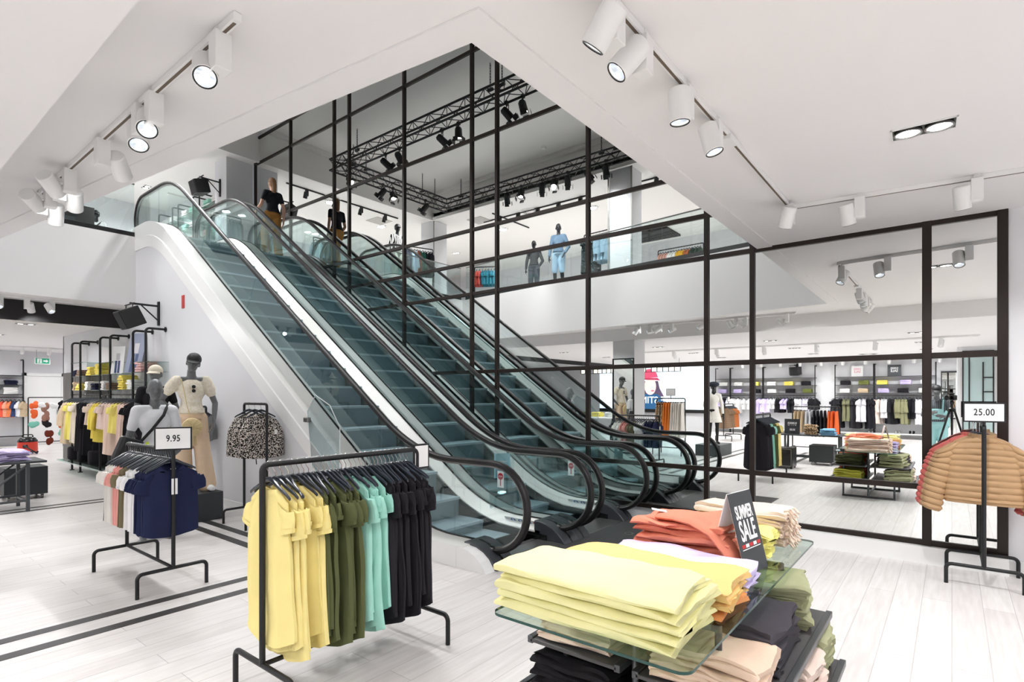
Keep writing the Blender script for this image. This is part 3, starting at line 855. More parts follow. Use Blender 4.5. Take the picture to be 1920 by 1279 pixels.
tag(MB().lathe([(0.0,0),(0.07,0),(0.07,-0.03),(0.05,-0.06),(0.0,-0.06)],(1.5,8.4,8.15),20,False).build('smoke_detector',M_WHITE),'white smoke detector under the high ceiling, seen in the mirror','smoke detector')
# beyond these lamps and the added downlights, the rest of the light is bounce
# ================================================================ clothing helpers
def rnd_wave(rng, amp, n=3, f0=1.0):
    ks = [(rng.uniform(0.6, 1.4)*f0*(i+1), rng.uniform(0, 2*PI), amp/(i+1)) for i in range(n)]
    return lambda x: sum(a*math.sin(k*x+p) for k, p, a in ks)
MESHCACHE = {}
def shared(key, fn, material):
    """mesh data made once and used by every copy"""
    if key in MESHCACHE: return MESHCACHE[key]
    o = fn().build('m', material); me = o.data; bpy.data.objects.remove(o)
    MESHCACHE[key] = me; return me
def obj_from(name, me, parent=None, loc=None):
    o = bpy.data.objects.new(name, me); COL.objects.link(o)
    if parent is not None: o.parent = parent
    if loc is not None: o.location = loc
    return o
def hanger_mb(w=0.19, clip=False):
    m = MB()
    d = 0.012
    arm = [(-w, 0, -0.165), (-w*0.85, 0, -0.148), (-w*0.5, 0, -0.118), (-w*0.22, 0, -0.088), (0, 0, -0.078), (w*0.22, 0, -0.088), (w*0.5, 0, -0.118), (w*0.85, 0, -0.148), (w, 0, -0.165)]
    rings = []
    for x, y, z in arm:
        k = 1 - 0.35*abs(x)/w
        rings.append([(x, d*0.8*k*math.cos(a), z + d*1.25*k*math.sin(a)) for a in [2*PI*i/8 for i in range(8)]])
    m.loft(rings, True, True)
    if clip: m = MB().tube([(-w,0,-0.1),(w,0,-0.1)],0.006,6).box(-w,-w+0.03,-0.01,0.01,-0.135,-0.09).box(w-0.03,w,-0.01,0.01,-0.135,-0.09)
    return m
def hook_mb(rail=0.016):
    r = rail + 0.004
    pts = [(0, -r*math.cos(R(a)), r*math.sin(R(a))) for a in range(-30, 181, 30)]
    pts = [(0, y, z) for _, y, z in pts]
    pts += [(0, r*0.7, -0.025), (0, 0.0, -0.045), (0, 0, -0.085)]
    return MB().tube(pts, 0.0022, 5)
def top_mb(L, sw=0.20, bw=0.23, hem=0.25, dep=0.035, sleeve='short', neck=0.085, seed=0, folds=3.0, curve_hem=0.03, slv_len=0.17, rows=16, puff=0.0, quilt=0.0, drop=0.05):
    """a top or dress on its hanger: x across the shoulders, z down from the rail"""
    rng = random.Random(seed); N = 32
    m = MB(); rings = []
    f1, f2 = rng.randint(3, 5), rng.randint(6, 9); p1, p2, p3 = [rng.uniform(0, 6.28) for _ in range(3)]
    wv = rnd_wave(rng, 0.012, 3, 5.0)
    def sup(a, e): 
        c, s_ = math.cos(a), math.sin(a)
        return math.copysign(abs(c)**e, c), math.copysign(abs(s_)**e, s_)
    for k in range(rows+1):
        t = k/rows; ring = []
        for i in range(N):
            a = 2*PI*i/N
            c, s_ = sup(a, 0.75)
            if k == 0: w, d, z = neck, dep*0.8, -0.125 - (drop if s_ < 0 else 0.012)*(1-abs(c))
            elif k == 1: w, d, z = neck+0.012, dep*0.95, -0.128 - (drop*1.02 if s_ < 0 else 0.014)*(1-abs(c)) - 0.010
            elif k == 2: w, d, z = sw, dep*0.75, -0.125 - 0.07*max(0, (abs(c)*sw-neck)/(sw-neck)) - 0.05*(1-abs(c))
            else:
                u = (k-2)/(rows-2)
                w = (bw + (hem-bw)*u) if u > 0.25 else sw + (bw-sw)*(u/0.25)
                d = dep*(1 + 0.5*min(1, u*3))
                z = -0.195 - (L-0.195)*u
                if u > 0.97: z -= curve_hem*(abs(c)**2 - 0.5)*-1
                g = min(1, u*2.5)
                d += folds*0.006*g*(math.sin(f1*a+p1+u*1.5) + 0.6*math.sin(f2*a+p2-u))
                w += folds*0.003*g*math.sin(f1*a+p3)
                if quilt: d += quilt*abs(math.sin(u*PI*9)) ; w += quilt*0.6*abs(math.sin(u*PI*9))
            x = w*c; y = d*s_ + wv(z)*min(1, t*1.5)*0.7
            ring.append((x, y, z))
        rings.append(ring)
    m.loft(rings, True, False)
    if sleeve:
        n2 = 14; ln = slv_len
        for sd in (-1, 1):
            rr = []; sway = rng.uniform(-0.25, 0.25)
            K = 4 if ln < 0.3 else 14
            for k in range(K+1):
                u = k/K
                cx = sd*(sw-0.035 + (0.30 if ln < 0.3 else 0.16)*ln*u + 0.02*math.sin(u*PI))
                cz = -0.205 - ln*u*0.93
                cyy = sway*ln*u*0.4
                rw = (0.055+puff*math.sin(u*PI)) if ln < 0.3 else 0.058 - 0.018*u
                rd = dep*1.15 + puff*math.sin(u*PI)
                if quilt: q = quilt*1.1*abs(math.sin(u*PI*7)); rw += q; rd += q
                ring = []
                for i in range(n2):
                    a = 2*PI*i/n2
                    e = 1 + 0.12*math.sin(3*a+p1+u*4)*(1 if u > 0 else 0)
                    dx = rw*math.cos(a)*e; dd = rd*math.sin(a)*e
                    ring.append((cx+dx, cyy+dd, cz + (sd*dx*-0.55 if u < 0.2 else sd*dx*0.25)))
                rr.append(ring)
            if ln < 0.3:      # turned-up cuff
                last = rr[-1]; cc = [sum(p[j] for p in last)/n2 for j in range(3)]
                rr.append([(cc[0]+(p[0]-cc[0])*1.12, cc[1]+(p[1]-cc[1])*1.12, p[2]+0.003) for p in last])
                rr.append([(cc[0]+(p[0]-cc[0])*1.14, cc[1]+(p[1]-cc[1])*1.14, p[2]+0.025) for p in last])
            m.loft(rr, True, False)
    return m
def skirt_mb(L, w0=0.15, w1=0.24, dep=0.03, seed=0, pleats=9, legs=False):
    rng = random.Random(seed); m = MB(); N = 36; p = rng.uniform(0, 6)
    if legs:
        for sd in (-1, 1):
            rings = []
            for k in range(9):
                u = k/8
                rings.append([(sd*w0*0.5 + w0*0.52*math.cos(a)*(1-0.25*u), dep*math.sin(a)*(1+0.15*math.sin(3*a+p+u)), -0.11-(L-0.11)*u) for a in [2*PI*i/16 for i in range(16)]])
            m.loft(rings, True, False)
        return m
    rings = []
    for k in range(11):
        u = k/10; ring = []
        for i in range(N):
            a = 2*PI*i/N
            g = 0.35*u + 0.05
            w = (w0+(w1-w0)*u); d = dep*(1+0.8*u)*(1+g*math.sin(pleats*a+p))
            ring.append((w*math.cos(a), d*math.sin(a), -0.11-(L-0.11)*u + 0.006*math.sin(pleats*a)*u))
        rings.append(ring)
    m.loft(rings, True, False); return m
HANGME = shared('hanger', lambda: hanger_mb(), M_HANG)
CLIPME = shared('clip_hanger', lambda: hanger_mb(0.15, True), M_HANG)
HOOKME = shared('hook', lambda: hook_mb(), M_CHROME)
def hang(name, label, cat, me, loc, rz, group, clip=False):
    o = obj_from(name, me); o.location = loc; o.rotation_euler = (0, 0, rz)
    tag(o, label, cat, group)
    h = obj_from('hanger', CLIPME if clip else HANGME, o)
    obj_from('hook', HOOKME, h)
    return o
# ---------------------------------------------------------------- folded clothes
def folded_mb(w, d, h, seed=0, layers=3, wav=0.006, cuff=0.0):
    """a folded garment: one thick ribbon of cloth bent back on itself `layers` times, length w along x"""
    rng = random.Random(seed)
    t = h/layers*0.93
    path = []
    y0, y1 = -d/2, d/2
    for l in range(layers):
        z = t*0.54 + l*h/layers
        ins = rng.uniform(0, 0.03)
        a, b = (y0+t*0.5+ins*(l == layers-1), y1-t*0.5) if l % 2 == 0 else (y1-t*0.5, y0+t*0.5+ins)
        nn = 7
        for i in range(nn): path.append((a+(b-a)*i/(nn-1), z, l))
        if l < layers-1:
            s = 1 if b > a else -1
            for i in range(1, 4):
                an = -PI/2 + PI*i/4
                path.append((b + s*h/layers*0.5*math.cos(an), z + h/layers*0.5 + h/layers*0.5*math.sin(an), l))
    L = len(path); up = []; dn = []
    for i, (y, z, l) in enumerate(path):
        a = path[max(0, i-1)]; b = path[min(L-1, i+1)]
        ty, tz = b[0]-a[0], b[1]-a[1]; q = math.hypot(ty, tz) or 1; ny, nz = -tz/q, ty/q
        up.append((y+ny*t*0.5, z+nz*t*0.5)); dn.append((y-ny*t*0.5, z-nz*t*0.5))
    # round the loose ends
    def endcap(p, q):
        return [((p[0]+q[0])/2 + (p[1]-q[1])*0.35*(1), (p[1]+q[1])/2)]
    out = up + list(reversed(dn))
    S = 27; rings = []
    wa = rnd_wave(rng, wav, 3, 9/w*0.6); wb = rnd_wave(rng, wav*1.3, 3, 7/w*0.6); wc = rnd_wave(rng, wav*0.8, 2, 20)
    for k in range(S+1):
        u = k/S; x = -w/2 + w*u
        e = 1.0
        if u < 0.06: e = 0.72 + 0.28*u/0.06
        if u > 0.94: e = 0.72 + 0.28*(1-u)/0.06
        if u > 0.80: e *= 0.955
        elif u > 0.74: e *= 1.012
        ring = []
        for j, (y, z) in enumerate(out):
            zz = z*e + (wa(x+y*0.7)*(z/h))
            yy = y + wb(x+z*8)*(0.6+z/h*0.4) + wc(z*3+x*0.2)*0.8
            ring.append((x + 0.012*math.sin(y*14+seed)*(1 if u in (0, 1) else 0) + wc(y+z*5)*(abs(u-0.5)*2)**4, yy, max(0.0005, zz)))
        rings.append(ring)
    m = MB().loft(rings, True, True)
    if cuff:
        pass
    return m
def pile(items, loc, rz, group, cat, namer, kind_name='folded_clothing', w=0.7, d=0.3, jit=0.012, seed=0, layers=2, wav=0.006, variants=None):
    """items: list of (material, height) from the bottom up"""
    rng = random.Random(seed); z = loc[2] + 0.001; n = len(items); res = []
    for i, (mm, h) in enumerate(items):
        v = i % 3 if variants is None else i % variants
        key = ('fold', w, d, h, layers, seed*7+v, mm.name, wav)
        ww, dd = w*(1-0.0*i), d
        me = shared(key, lambda: folded_mb(ww, dd, h, seed*7+v, layers, wav), mm)
        o = obj_from(kind_name, me)
        o.location = (loc[0]+rng.uniform(-jit, jit), loc[1]+rng.uniform(-jit, jit), z)
        o.rotation_euler = (0, 0, rz + rng.uniform(-0.05, 0.05) + (PI if rng.random() < 0.0 else 0))
        tag(o, namer(i, n), cat, group); z += h*0.97; res.append(o)
    return res, z
def pos_word(i, n):
    k = n-1-i
    return 'topmost' if k == 0 else ('bottom' if i == 0 else ORD[k] + ' from the top')
# ---------------------------------------------------------------- racks
def rack(name, label, L, H, loc, rz, fw=0.27, group=None, fh=0.19, r=0.016, low=True, arch=True, m=None):
    """H-frame clothes rail: rail along local x"""
    m = m or M_BLACK
    t = thing(name, label, 'clothes rack', loc, rz, group)
    MB().tube(fillet([(0,0,fh),(0,0,H),(L,0,H),(L,0,fh)], 0.035, 5), r, 10).build('rail_frame', m, t)
    for x in (0, L):
        MB().tube(fillet([(x,-fw,0),(x,-fw,fh),(x,fw,fh),(x,fw,0)], 0.04, 5), r*0.95, 10).build('foot', m, t)
    if low: MB().tube([(0,0,fh),(L,0,fh)], r*0.85, 8).build('lower_bar', m, t)
    return t
def price_sign(parent, txt, loc, rz, w=0.30, h=0.20, stem=0.0, size=0.075, board=None, ink=None, tilt=0.0, name='sign'):
    fr = MB().box(-w/2, w/2, -0.006, 0.006, -h/2, h/2).build(name+'_frame', M_BLACK, parent, bevel=0.002)
    fr.location = loc; fr.rotation_euler = (tilt, 0, rz)
    MB().box(-w/2+0.012, w/2-0.012, -0.0075, -0.006, -h/2+0.012, h/2-0.012).build(name+'_card', board or M_PAPER, fr, smooth=False)
    if txt: text(txt, size, ink or M_INK, fr, (0, -0.0082, 0), (R(90), 0, 0), sx=0.72, bold=0.0012, sp=1.1, name='price')
    if stem: MB().tube([(0, 0, -h/2-stem), (0, 0, -h/2)], 0.012, 8).build('stem', M_BLACK, fr)
    return fr
# ================================================================ front racks and table
YEL, OLI, MIN, BLK = cloth('#f6e59a'), cloth('#5d6240'), cloth('#a5dccd'), cloth('#2a282d')
# ---- rack of dresses
rack('clothes_rack', 'black clothes rack with yellow, olive, mint and black dresses in front', 1.08, 1.25, (1.47, 2.86, 0), 0.0, fw=0.30)
rk = bpy.data.objects['clothes_rack']
price_sign(rk, '', (1.12, 0.0, 1.20), R(0), 0.14, 0.17, name='back_sign')
seq = [('yellow', YEL, 7), ('olive green', OLI, 8), ('mint green', MIN, 5), ('black', BLK, 11)]
xx = 1.51; rng = random.Random(5)
tot = sum(n for _, _, n in seq); pitch = 0.99/tot
for cn, mm, n in seq:
    for i in range(n):
        v = i % 4
        me = shared(('dress', cn, v), lambda: top_mb(0.93+0.035*v, 0.175+0.006*v, 0.195, 0.225+0.008*v, 0.021, 'short', 0.08, seed=11*v+len(cn), folds=2.0, slv_len=(0.15,0.19,0.13,0.17)[v], curve_hem=0.06, puff=0.006*(v%2)), mm)
        o = hang('dress', '%s %s dress from the near end of the front rack' % (ORD[i], cn), 'dress', me, (xx, 2.86, 1.249), R(90) + rng.uniform(-0.16, 0.16), 'dresses on the front rack')
        o.location.z += 0.0
        if cn == 'yellow' and i == 0:
            MB().lathe([(0.03,0),(0.03,0.0015),(0.0,0.0015)], (0,0,0), 18, False).xf(Matrix.Translation((0.03,-0.034,-0.225)) @ Matrix.Rotation(R(90),4,'X')).build('round_sticker', M_PAPER, o)
        xx += pitch * rng.uniform(0.85, 1.15)
# ---- rack of T-shirts with the 9.95 sign
rack('clothes_rack', 'black clothes rack of T-shirts carrying the 9.95 sign', 1.10, 1.16, (1.84, 5.05, 0), R(90), fw=0.26)
rk = bpy.data.objects['clothes_rack.001']
price_sign(rk, '9.95', (0.0, 0.0, 1.26), R(-90-25), 0.27, 0.19, stem=0.02, size=0.075)
WHT, PNK, NAV, OLV = cloth('#f0efef'), cloth('#e8a49b'), cloth('#262c4a'), cloth('#7f755c')
seq = [('navy', NAV, 5), ('white', WHT, 4), ('olive brown', OLV, 3), ('coral pink', PNK, 3), ('cream white', cloth('#f3f0ea'), 4), ('black', BLK, 1)]
yy = 5.09; tot = sum(n for _, _, n in seq); pitch = 1.02/tot
for cn, mm, n in seq:
    for i in range(n):
        v = i % 3
        me = shared(('tee', cn, v), lambda: top_mb(0.70, 0.205, 0.205, 0.215, 0.020, 'short', 0.09, seed=5*v+len(cn), folds=1.6, slv_len=0.15, drop=0.075), mm)
        o = hang('t_shirt', '%s %s T-shirt from the front of the 9.95 rack' % (ORD[i], cn), 'T-shirt', me, (1.84, yy, 1.159), rng.uniform(-0.1, 0.1) + R(8), 'T-shirts on the 9.95 rack')
        if cn == 'navy' and i == 0:
            MB().box(-0.02, 0.02, -0.034, -0.0325, -0.155, -0.145).build('neck_label', M_PAPER, o, smooth=False)
        yy += pitch * rng.uniform(0.85, 1.15)
for k, dx in enumerate((-0.012, 0.016)):
    MB().box(dx-0.009, dx+0.009, -0.020, -0.018, 0.80, 0.93).build('hang_tag', M_PAPER, rk, smooth=False).rotation_euler = (0, 0, R(-90))
# ---- jacket rack with the 25.00 sign
rack('clothes_rack', 'black clothes rack of puffer jackets with the 25.00 sign by the mirror', 0.54, 1.36, (6.08, -0.21, 0), 0.0, fw=0.25, fh=0.17)
rk = bpy.data.objects['clothes_rack.002']
price_sign(rk, '25.00', (-0.005, 0.0, 1.475), R(-90-0), 0.275, 0.165, stem=0.02, size=0.078)
def puffer_mb(seed=0):
    """short quilted jacket seen from the back: channels of padding across body and sleeves"""
    m = MB(); N = 40; rows = 78; rings = []
    rng = random.Random(seed)
    ch = 11
    for k in range(rows+1):
        u = k/rows; z = -0.095 - 0.58*u
        w0 = 0.07 + 0.175*min(1, u/0.16)**0.7 if u < 0.16 else 0.245 + 0.015*math.sin((u-0.16)*2.2)
        d0 = 0.035 + 0.035*min(1, u/0.2)
        q = abs(math.sin(u*ch*PI)) ** 0.6
        if u > 0.95: q *= 0.3
        ring = []
        for i in range(N):
            a = 2*PI*i/N
            pk = 0.004*math.sin(9*a+seed+int(u*ch)*1.7)
            c, s_ = math.cos(a), math.sin(a)
            c = math.copysign(abs(c)**0.8, c); s_ = math.copysign(abs(s_)**0.8, s_)
            seam = math.exp(-((abs(c)-0.55)/0.05)**2)
            w = w0 + 0.010*q; d = d0 + 0.016*q + pk*q - 0.010*seam*q + 0.003*math.sin(23*a+k*0.9)
            ring.append((w*c, d*s_, z - 0.10*max(0, abs(c)*w-0.07)*(1-min(1, u*2.2)) * 1.1))
        rings.append(ring)
    m.loft(rings, True, False)
    for sd in (-1, 1):
        rr = []; K = 66; n2 = 18; chs = 11
        for k in range(K+1):
            u = k/K
            cx = sd*(0.225 + 0.135*math.sin(u*1.25) ); cz = -0.185 - 0.58*u; cyy = -0.01*u
            q = abs(math.sin(u*chs*PI)) ** 0.6
            rw = 0.075 - 0.014*u + 0.013*q; rd = 0.055 - 0.008*u + 0.012*q
            if u > 0.96: rw *= 0.9; rd *= 0.9
            tl = 0.28*sd
            rr.append([(cx+rw*math.cos(a), cyy+rd*math.sin(a)*(1+0.05*math.sin(5*a+k//6)), cz + rw*math.cos(a)*(-sd*0.9*(1-min(1,u*3)) + sd*0.25)) for a in [2*PI*i/n2 for i in range(n2)]])
        m.loft(rr, True, True)
    # stand-up collar
    rr = []
    for z, w, d in ((-0.14,0.085,0.055),(-0.10,0.085,0.055),(-0.075,0.08,0.05),(-0.075,0.07,0.042),(-0.12,0.07,0.042)):
        rr.append([(w*math.cos(a), d*math.sin(a), z) for a in [2*PI*i/20 for i in range(20)]])
    m.loft(rr, True, False)
    return m
TAN = mat('puffer_tan', '#b5926c', rough=0.55, spec=0.3, bump=0.1, bscale=40)
COR = mat('puffer_coral', '#c9655f', rough=0.55, spec=0.3, bump=0.1, bscale=40)
for i, (mm, x, cn) in enumerate(((TAN, 6.245, 'front tan quilted puffer jacket on the 25.00 rack'), (TAN, 6.34, 'second tan quilted puffer jacket on the 25.00 rack'), (COR, 6.43, 'coral red puffer jacket behind the tan ones'), (COR, 6.52, 'rear coral puffer jacket next to the mirror'))):
    me = shared(('puffer', mm.name, i % 2), lambda: puffer_mb(i), mm)
    hang('puffer_jacket', cn, 'jacket', me, (x, -0.21 + 0.02*i, 1.359), R(-90) + (-0.05, 0.04, 0.12, 0.05)[i], 'puffer jackets on the 25.00 rack')
# ---- leopard jacket rack by the escalator wall
rack('clothes_rack', 'black clothes rack of speckled jackets by the escalator wall', 0.58, 1.51, (3.45, 6.60, 0), R(90), fw=0.26, fh=0.17)
LEO = pattern('speckled_fleece', '#211d1c', '#d8d0c8', 70, 0.52, 'noise', 0.03)
for i, y in enumerate((6.74, 6.90, 7.05)):
    me = shared(('leo', i % 2), lambda: top_mb(0.66, 0.20, 0.27, 0.30, 0.05, 'long', 0.08, seed=3+i, folds=2.2, slv_len=0.46, puff=0.012), LEO)
    o = hang('speckled_jacket', ('front', 'middle', 'rear')[i] + ' black and white speckled jacket on the wall rack', 'jacket', me, (3.45, y, 1.509), (0.06, -0.05, 0.1)[i], 'speckled jackets')
    if i == 0:
        MB().box(0.12,0.16,-0.095,-0.093,-0.38,-0.32).build('price_tag', M_PAPER, o, smooth=False)
        for dx in (-0.1, 0.03): MB().tube([(dx,-0.05,-0.64),(dx+0.01,-0.05,-0.74)],0.006,6).build('drawstring', M_INK, o)
# ---- lilac rack behind
rack('clothes_rack', 'black clothes rack with lilac tops beside the mannequin', 0.62, 1.45, (3.55, 8.55, 0), R(90), fw=0.26, fh=0.17)
LIL = cloth('#c3a5dd')
for i in range(7):
    me = shared(('lilac', i % 3), lambda: top_mb(0.50, 0.17, 0.18, 0.2, 0.03, None, 0.10, seed=i, folds=4.0), LIL if i else cloth('#8f9294'))
    hang('lilac_top', ORD[i] + ' top from the front of the lilac rack', 'top', me, (3.55, 8.60+0.085*i, 1.449), 0.3 + rng.uniform(-.1, .1), 'tops on the lilac rack')

# ================================================================ glass display table
TZ = 0.765
tb = thing('display_table', 'glass topped display table with two shelf tiers of folded clothes in front', 'table', (1.66, 0.63, 0))
def rounded_rect(x0, x1, y0, y1, r, n=5):
    p = []
    for cx_, cy_, a0 in ((x1-r, y1-r, 0), (x0+r, y1-r, 90), (x0+r, y0+r, 180), (x1-r, y0+r, 270)):
        p += [(cx_+r*math.cos(R(a0+90*i/n)), cy_+r*math.sin(R(a0+90*i/n))) for i in range(n+1)]
    return p
gt = MB().prism(rounded_rect(0, 1.99, 0, 0.80, 0.045), TZ-0.012, TZ).build('glass_top', M_TABLEGLASS, tb, smooth=False)
rp = rounded_rect(0, 1.99, 0, 0.80, 0.045)
ed = MB(); n = len(rp)
ed.add([(x, y, z) for z in (TZ-0.0115, TZ-0.0005) for x, y in [(0.995+(a-0.995)*1.0006, 0.40+(b-0.40)*1.001) for a, b in rp]], [(i, (i+1) % n, n+(i+1) % n, n+i) for i in range(n)])
ed.build('glass_edge', M_GEDGE, gt)
SHELF = mat('charcoal_shelf', '#4c494b', rough=0.5)
FRM = mat('gunmetal_frame', '#55575a', rough=0.35, metal=0.6)
for x in (0.46, 1.44):
    for y in (0.06, 0.40, 0.74):
        MB().tube([(x, y, 0.03), (x, y, TZ-0.012)], 0.014, 10).build('leg', FRM, tb)
    MB().box(x-0.014, x+0.014, 0.045, 0.755, 0.0, 0.03).build('floor_bar', FRM, tb, bevel=0.003)
    MB().box(x-0.012, x+0.012, 0.06, 0.74, TZ-0.040, TZ-0.0125).build('top_bar', FRM, tb, bevel=0.003)
MB().box(0.46, 1.44, 0.39, 0.415, 0.04, 0.06).build('stretcher', FRM, tb)
def shelf_tier(z, ya, yb, nm):
    MB().box(0.37, 1.56, ya, yb, z-0.022, z-0.004).build(nm, SHELF, tb, bevel=0.004)
    for y in (ya, yb):
        MB().box(0.37, 1.56, y-0.014, y+0.014, z-0.028, z+0.004).build('shelf_lip', FRM, tb, bevel=0.003)
shelf_tier(0.515, -0.14, 0.36, 'shelf'); shelf_tier(0.515, 0.44, 0.88, 'shelf')
shelf_tier(0.285, -0.20, 0.36, 'shelf'); shelf_tier(0.285, 0.44, 0.93, 'shelf')
def nm(col, where):
    return lambda i, n: '%s %s trousers %s' % (pos_word(i, n), col, where)
Y1, Y2 = cloth('#f2edb2'), cloth('#f5cd88')
LI, CO, BE, LE, OL2, BK2 = cloth('#d6caf0'), cloth('#ea9178'), cloth('#ead4c3'), cloth('#f3ec8e'), cloth('#a3a482'), cloth('#47444a')
G = 'folded clothes on the glass table'
pile([(Y1, 0.036)]*5, (1.935, 1.09, TZ), R(90), G, 'folded clothes', nm('pale yellow folded', 'of the stack at the near table end'), 'folded_trousers', w=0.76, d=0.40, seed=1, layers=2, wav=0.009)
pile([(cloth('#f2a56b'), 0.03), (Y2, 0.034), (Y2, 0.034), (Y2, 0.034)], (2.285, 1.045, TZ), R(90), G, 'folded clothes', nm('apricot folded', 'of the second stack on the glass table'), 'folded_trousers', w=0.76, d=0.31, seed=2, layers=2, wav=0.009)
pile([(LI, 0.036)]*3, (2.565, 1.02, TZ), R(90), G, 'folded clothes', nm('lilac folded', 'of the stack beside the coral one'), 'folded_trousers', w=0.66, d=0.24, seed=3, layers=2, wav=0.008)
_, zt = pile([(CO, 0.036)]*6, (2.90, 1.10, TZ), R(94), G, 'folded clothes', nm('coral folded', 'of the tall stack on the glass table'), 'folded_trousers', w=0.46, d=0.38, seed=4, layers=2, wav=0.012)
# one leg of the top coral trousers hangs over the near side
lg = MB(); rings = []
pth = [(2.83,1.22,zt+0.005),(2.81,1.12,zt+0.012),(2.79,1.02,zt+0.006),(2.77,0.92,zt-0.03),(2.76,0.85,zt-0.10),(2.76,0.815,zt-0.17)]
for i,(x,y,z) in enumerate(pth):
    a=pth[max(0,i-1)];b=pth[min(5,i+1)];d=Vector(b)-Vector(a);d.normalize();sd=Vector((1,0,0));nn_=sd.cross(d)
    rings.append([Vector((x,y,z))+sd*0.095*math.cos(t_)+nn_*0.022*math.sin(t_) for t_ in [2*PI*k/16 for k in range(16)]])
lg.loft(rings,True,True)
tag(lg.build('draped_trousers', CO), 'coral trouser leg draped over the tall coral stack', 'folded clothes', G)
tag(MB().cbox((2.80,1.20,zt+0.03),(0.05,0.12,0.002),rz=0.5,rx=0.15).build('price_tag', M_PAPER), 'white card tag on the coral stack', 'tag')
pile([(LE, 0.034)]*4, (3.20, 1.02, TZ), R(90), G, 'folded clothes', nm('lemon yellow folded', 'behind the summer sale sign'), 'folded_trousers', w=0.52, d=0.26, seed=5, layers=3, wav=0.012)
pile([(BE, 0.05)]*4, (3.49, 0.99, TZ), R(90), G, 'folded clothes', nm('beige fringed folded', 'at the far end of the glass table'), 'folded_trousers', w=0.52, d=0.25, seed=6, layers=3, wav=0.008)
fr = MB(); r3 = random.Random(9)
for k in range(46):
    x = 3.38+0.22*r3.random(); z = TZ+0.20*r3.random()+0.01
    fr.tube([(x,0.74,z),(x+r3.uniform(-.02,.02),0.715,z+0.005),(x+r3.uniform(-.03,.03),0.695,z-0.02*r3.random()-0.012)],0.006,5)
tag(fr.build('fringe', BE), 'beige tassel fringe hanging at the end of the beige stack', 'fringe', None, 'stuff')
# A-frame card
sg = thing('table_sign', 'black SUMMER SALE tent card standing on the glass table', 'sign', (2.84, 0.74, TZ), R(-9))
f = MB().box(-0.12, 0.12, -0.003, 0.0, 0.0, 0.385).build('front_board', M_DGREY, sg, smooth=False); f.rotation_euler = (R(-14), 0, 0)
MB().box(-0.12, 0.12, 0.0, 0.001, 0.0, 0.385).build('board_lining', M_PAPER, f, smooth=False)
b = MB().box(-0.12, 0.12, 0.0, 0.004, -0.385, 0.0).build('back_board', M_PAPER, sg, smooth=False)
b.location = (0, 0.385*math.sin(R(14)), 0.385*math.cos(R(14))); b.rotation_euler = (R(14), 0, 0)
text('SUMMER', 0.088, M_PAPER, f, (0, -0.004, 0.285), (R(90), 0, 0), sx=0.52, bold=0.0022, name='lettering')
text('SALE', 0.135, M_PAPER, f, (0, -0.004, 0.195), (R(90), 0, 0), sx=0.58, bold=0.003, name='lettering')
RED = mat('sale_red', '#c9302f', rough=0.6)
for k in range(5):
    MB().box(-0.095+0.04*k, -0.062+0.04*k, -0.004, -0.003, 0.122, 0.138).build('colour_block', RED if k % 2 == 0 else M_PAPER, f, smooth=False)
MB().box(-0.095, 0.095, -0.004, -0.003, 0.112, 0.116).build('rule_line', M_PAPER, f, smooth=False)
MB().box(-0.025, 0.025, -0.004, -0.003, 0.035, 0.043).build('small_print', M_PAPER, f, smooth=False)
# lower tiers
G2_ = 'folded clothes on the table shelves'
def tier(col, mm, n, h, x, y, z, w, d, seed, where, layers=3, rz=0.0, wav=0.008):
    pile([(mm, h)]*n, (x, y, z), rz, G2_, 'folded clothes', nm(col+' folded', where), 'folded_trousers', w=w, d=d, seed=seed, layers=layers, wav=wav)
tier('olive', OL2, 4, 0.05, 3.03, 0.70, 0.515, 0.36, 0.30, 11, 'on the upper shelf below the sale sign', rz=R(10))
tier('charcoal black', BK2, 3, 0.055, 2.55, 0.74, 0.515, 0.40, 0.44, 12, 'on the upper shelf below the apricot stack', rz=R(90))
tier('blush beige', cloth('#eacfb9'), 3, 0.045, 2.20, 0.74, 0.515, 0.40, 0.30, 13, 'on the upper shelf at the near end', rz=R(90))
tier('olive green', OL2, 4, 0.048, 3.06, 0.64, 0.285, 0.34, 0.34, 14, 'on the lower shelf at the far end', rz=R(90))
tier('pale pink', cloth('#e5d0c4'), 4, 0.045, 2.72, 0.64, 0.285, 0.36, 0.30, 15, 'on the lower shelf at the right', rz=R(90))
tier('black', BLK, 3, 0.05, 2.3, 0.66, 0.285, 0.36, 0.40, 16, 'on the lower shelf below the blush stack', rz=R(90))
tier('beige', BE, 2, 0.04, 2.2, 1.30, 0.515, 0.36, 0.26, 17, 'on the upper shelf at the left side', rz=R(90))
tier('rust red', cloth('#c2543e'), 3, 0.05, 2.55, 1.30, 0.515, 0.36, 0.34, 18, 'on the upper shelf in the left half', rz=R(90))
tier('dark olive', cloth('#51533a'), 3, 0.05, 2.98, 1.29, 0.515, 0.36, 0.36, 19, 'on the far left of the upper shelf', rz=R(90))
tier('jet black', cloth('#211f22'), 3, 0.055, 2.24, 1.32, 0.285, 0.40, 0.38, 20, 'on the lower shelf at the near left', rz=R(90))
tier('brick red', cloth('#b85543'), 3, 0.05, 2.62, 1.30, 0.285, 0.38, 0.30, 21, 'on the lower shelf in the left half', rz=R(90))
tier('acid yellow', cloth('#dfdc62'), 3, 0.05, 2.99, 1.31, 0.285, 0.38, 0.36, 22, 'on the lower shelf at the far left', rz=R(90))
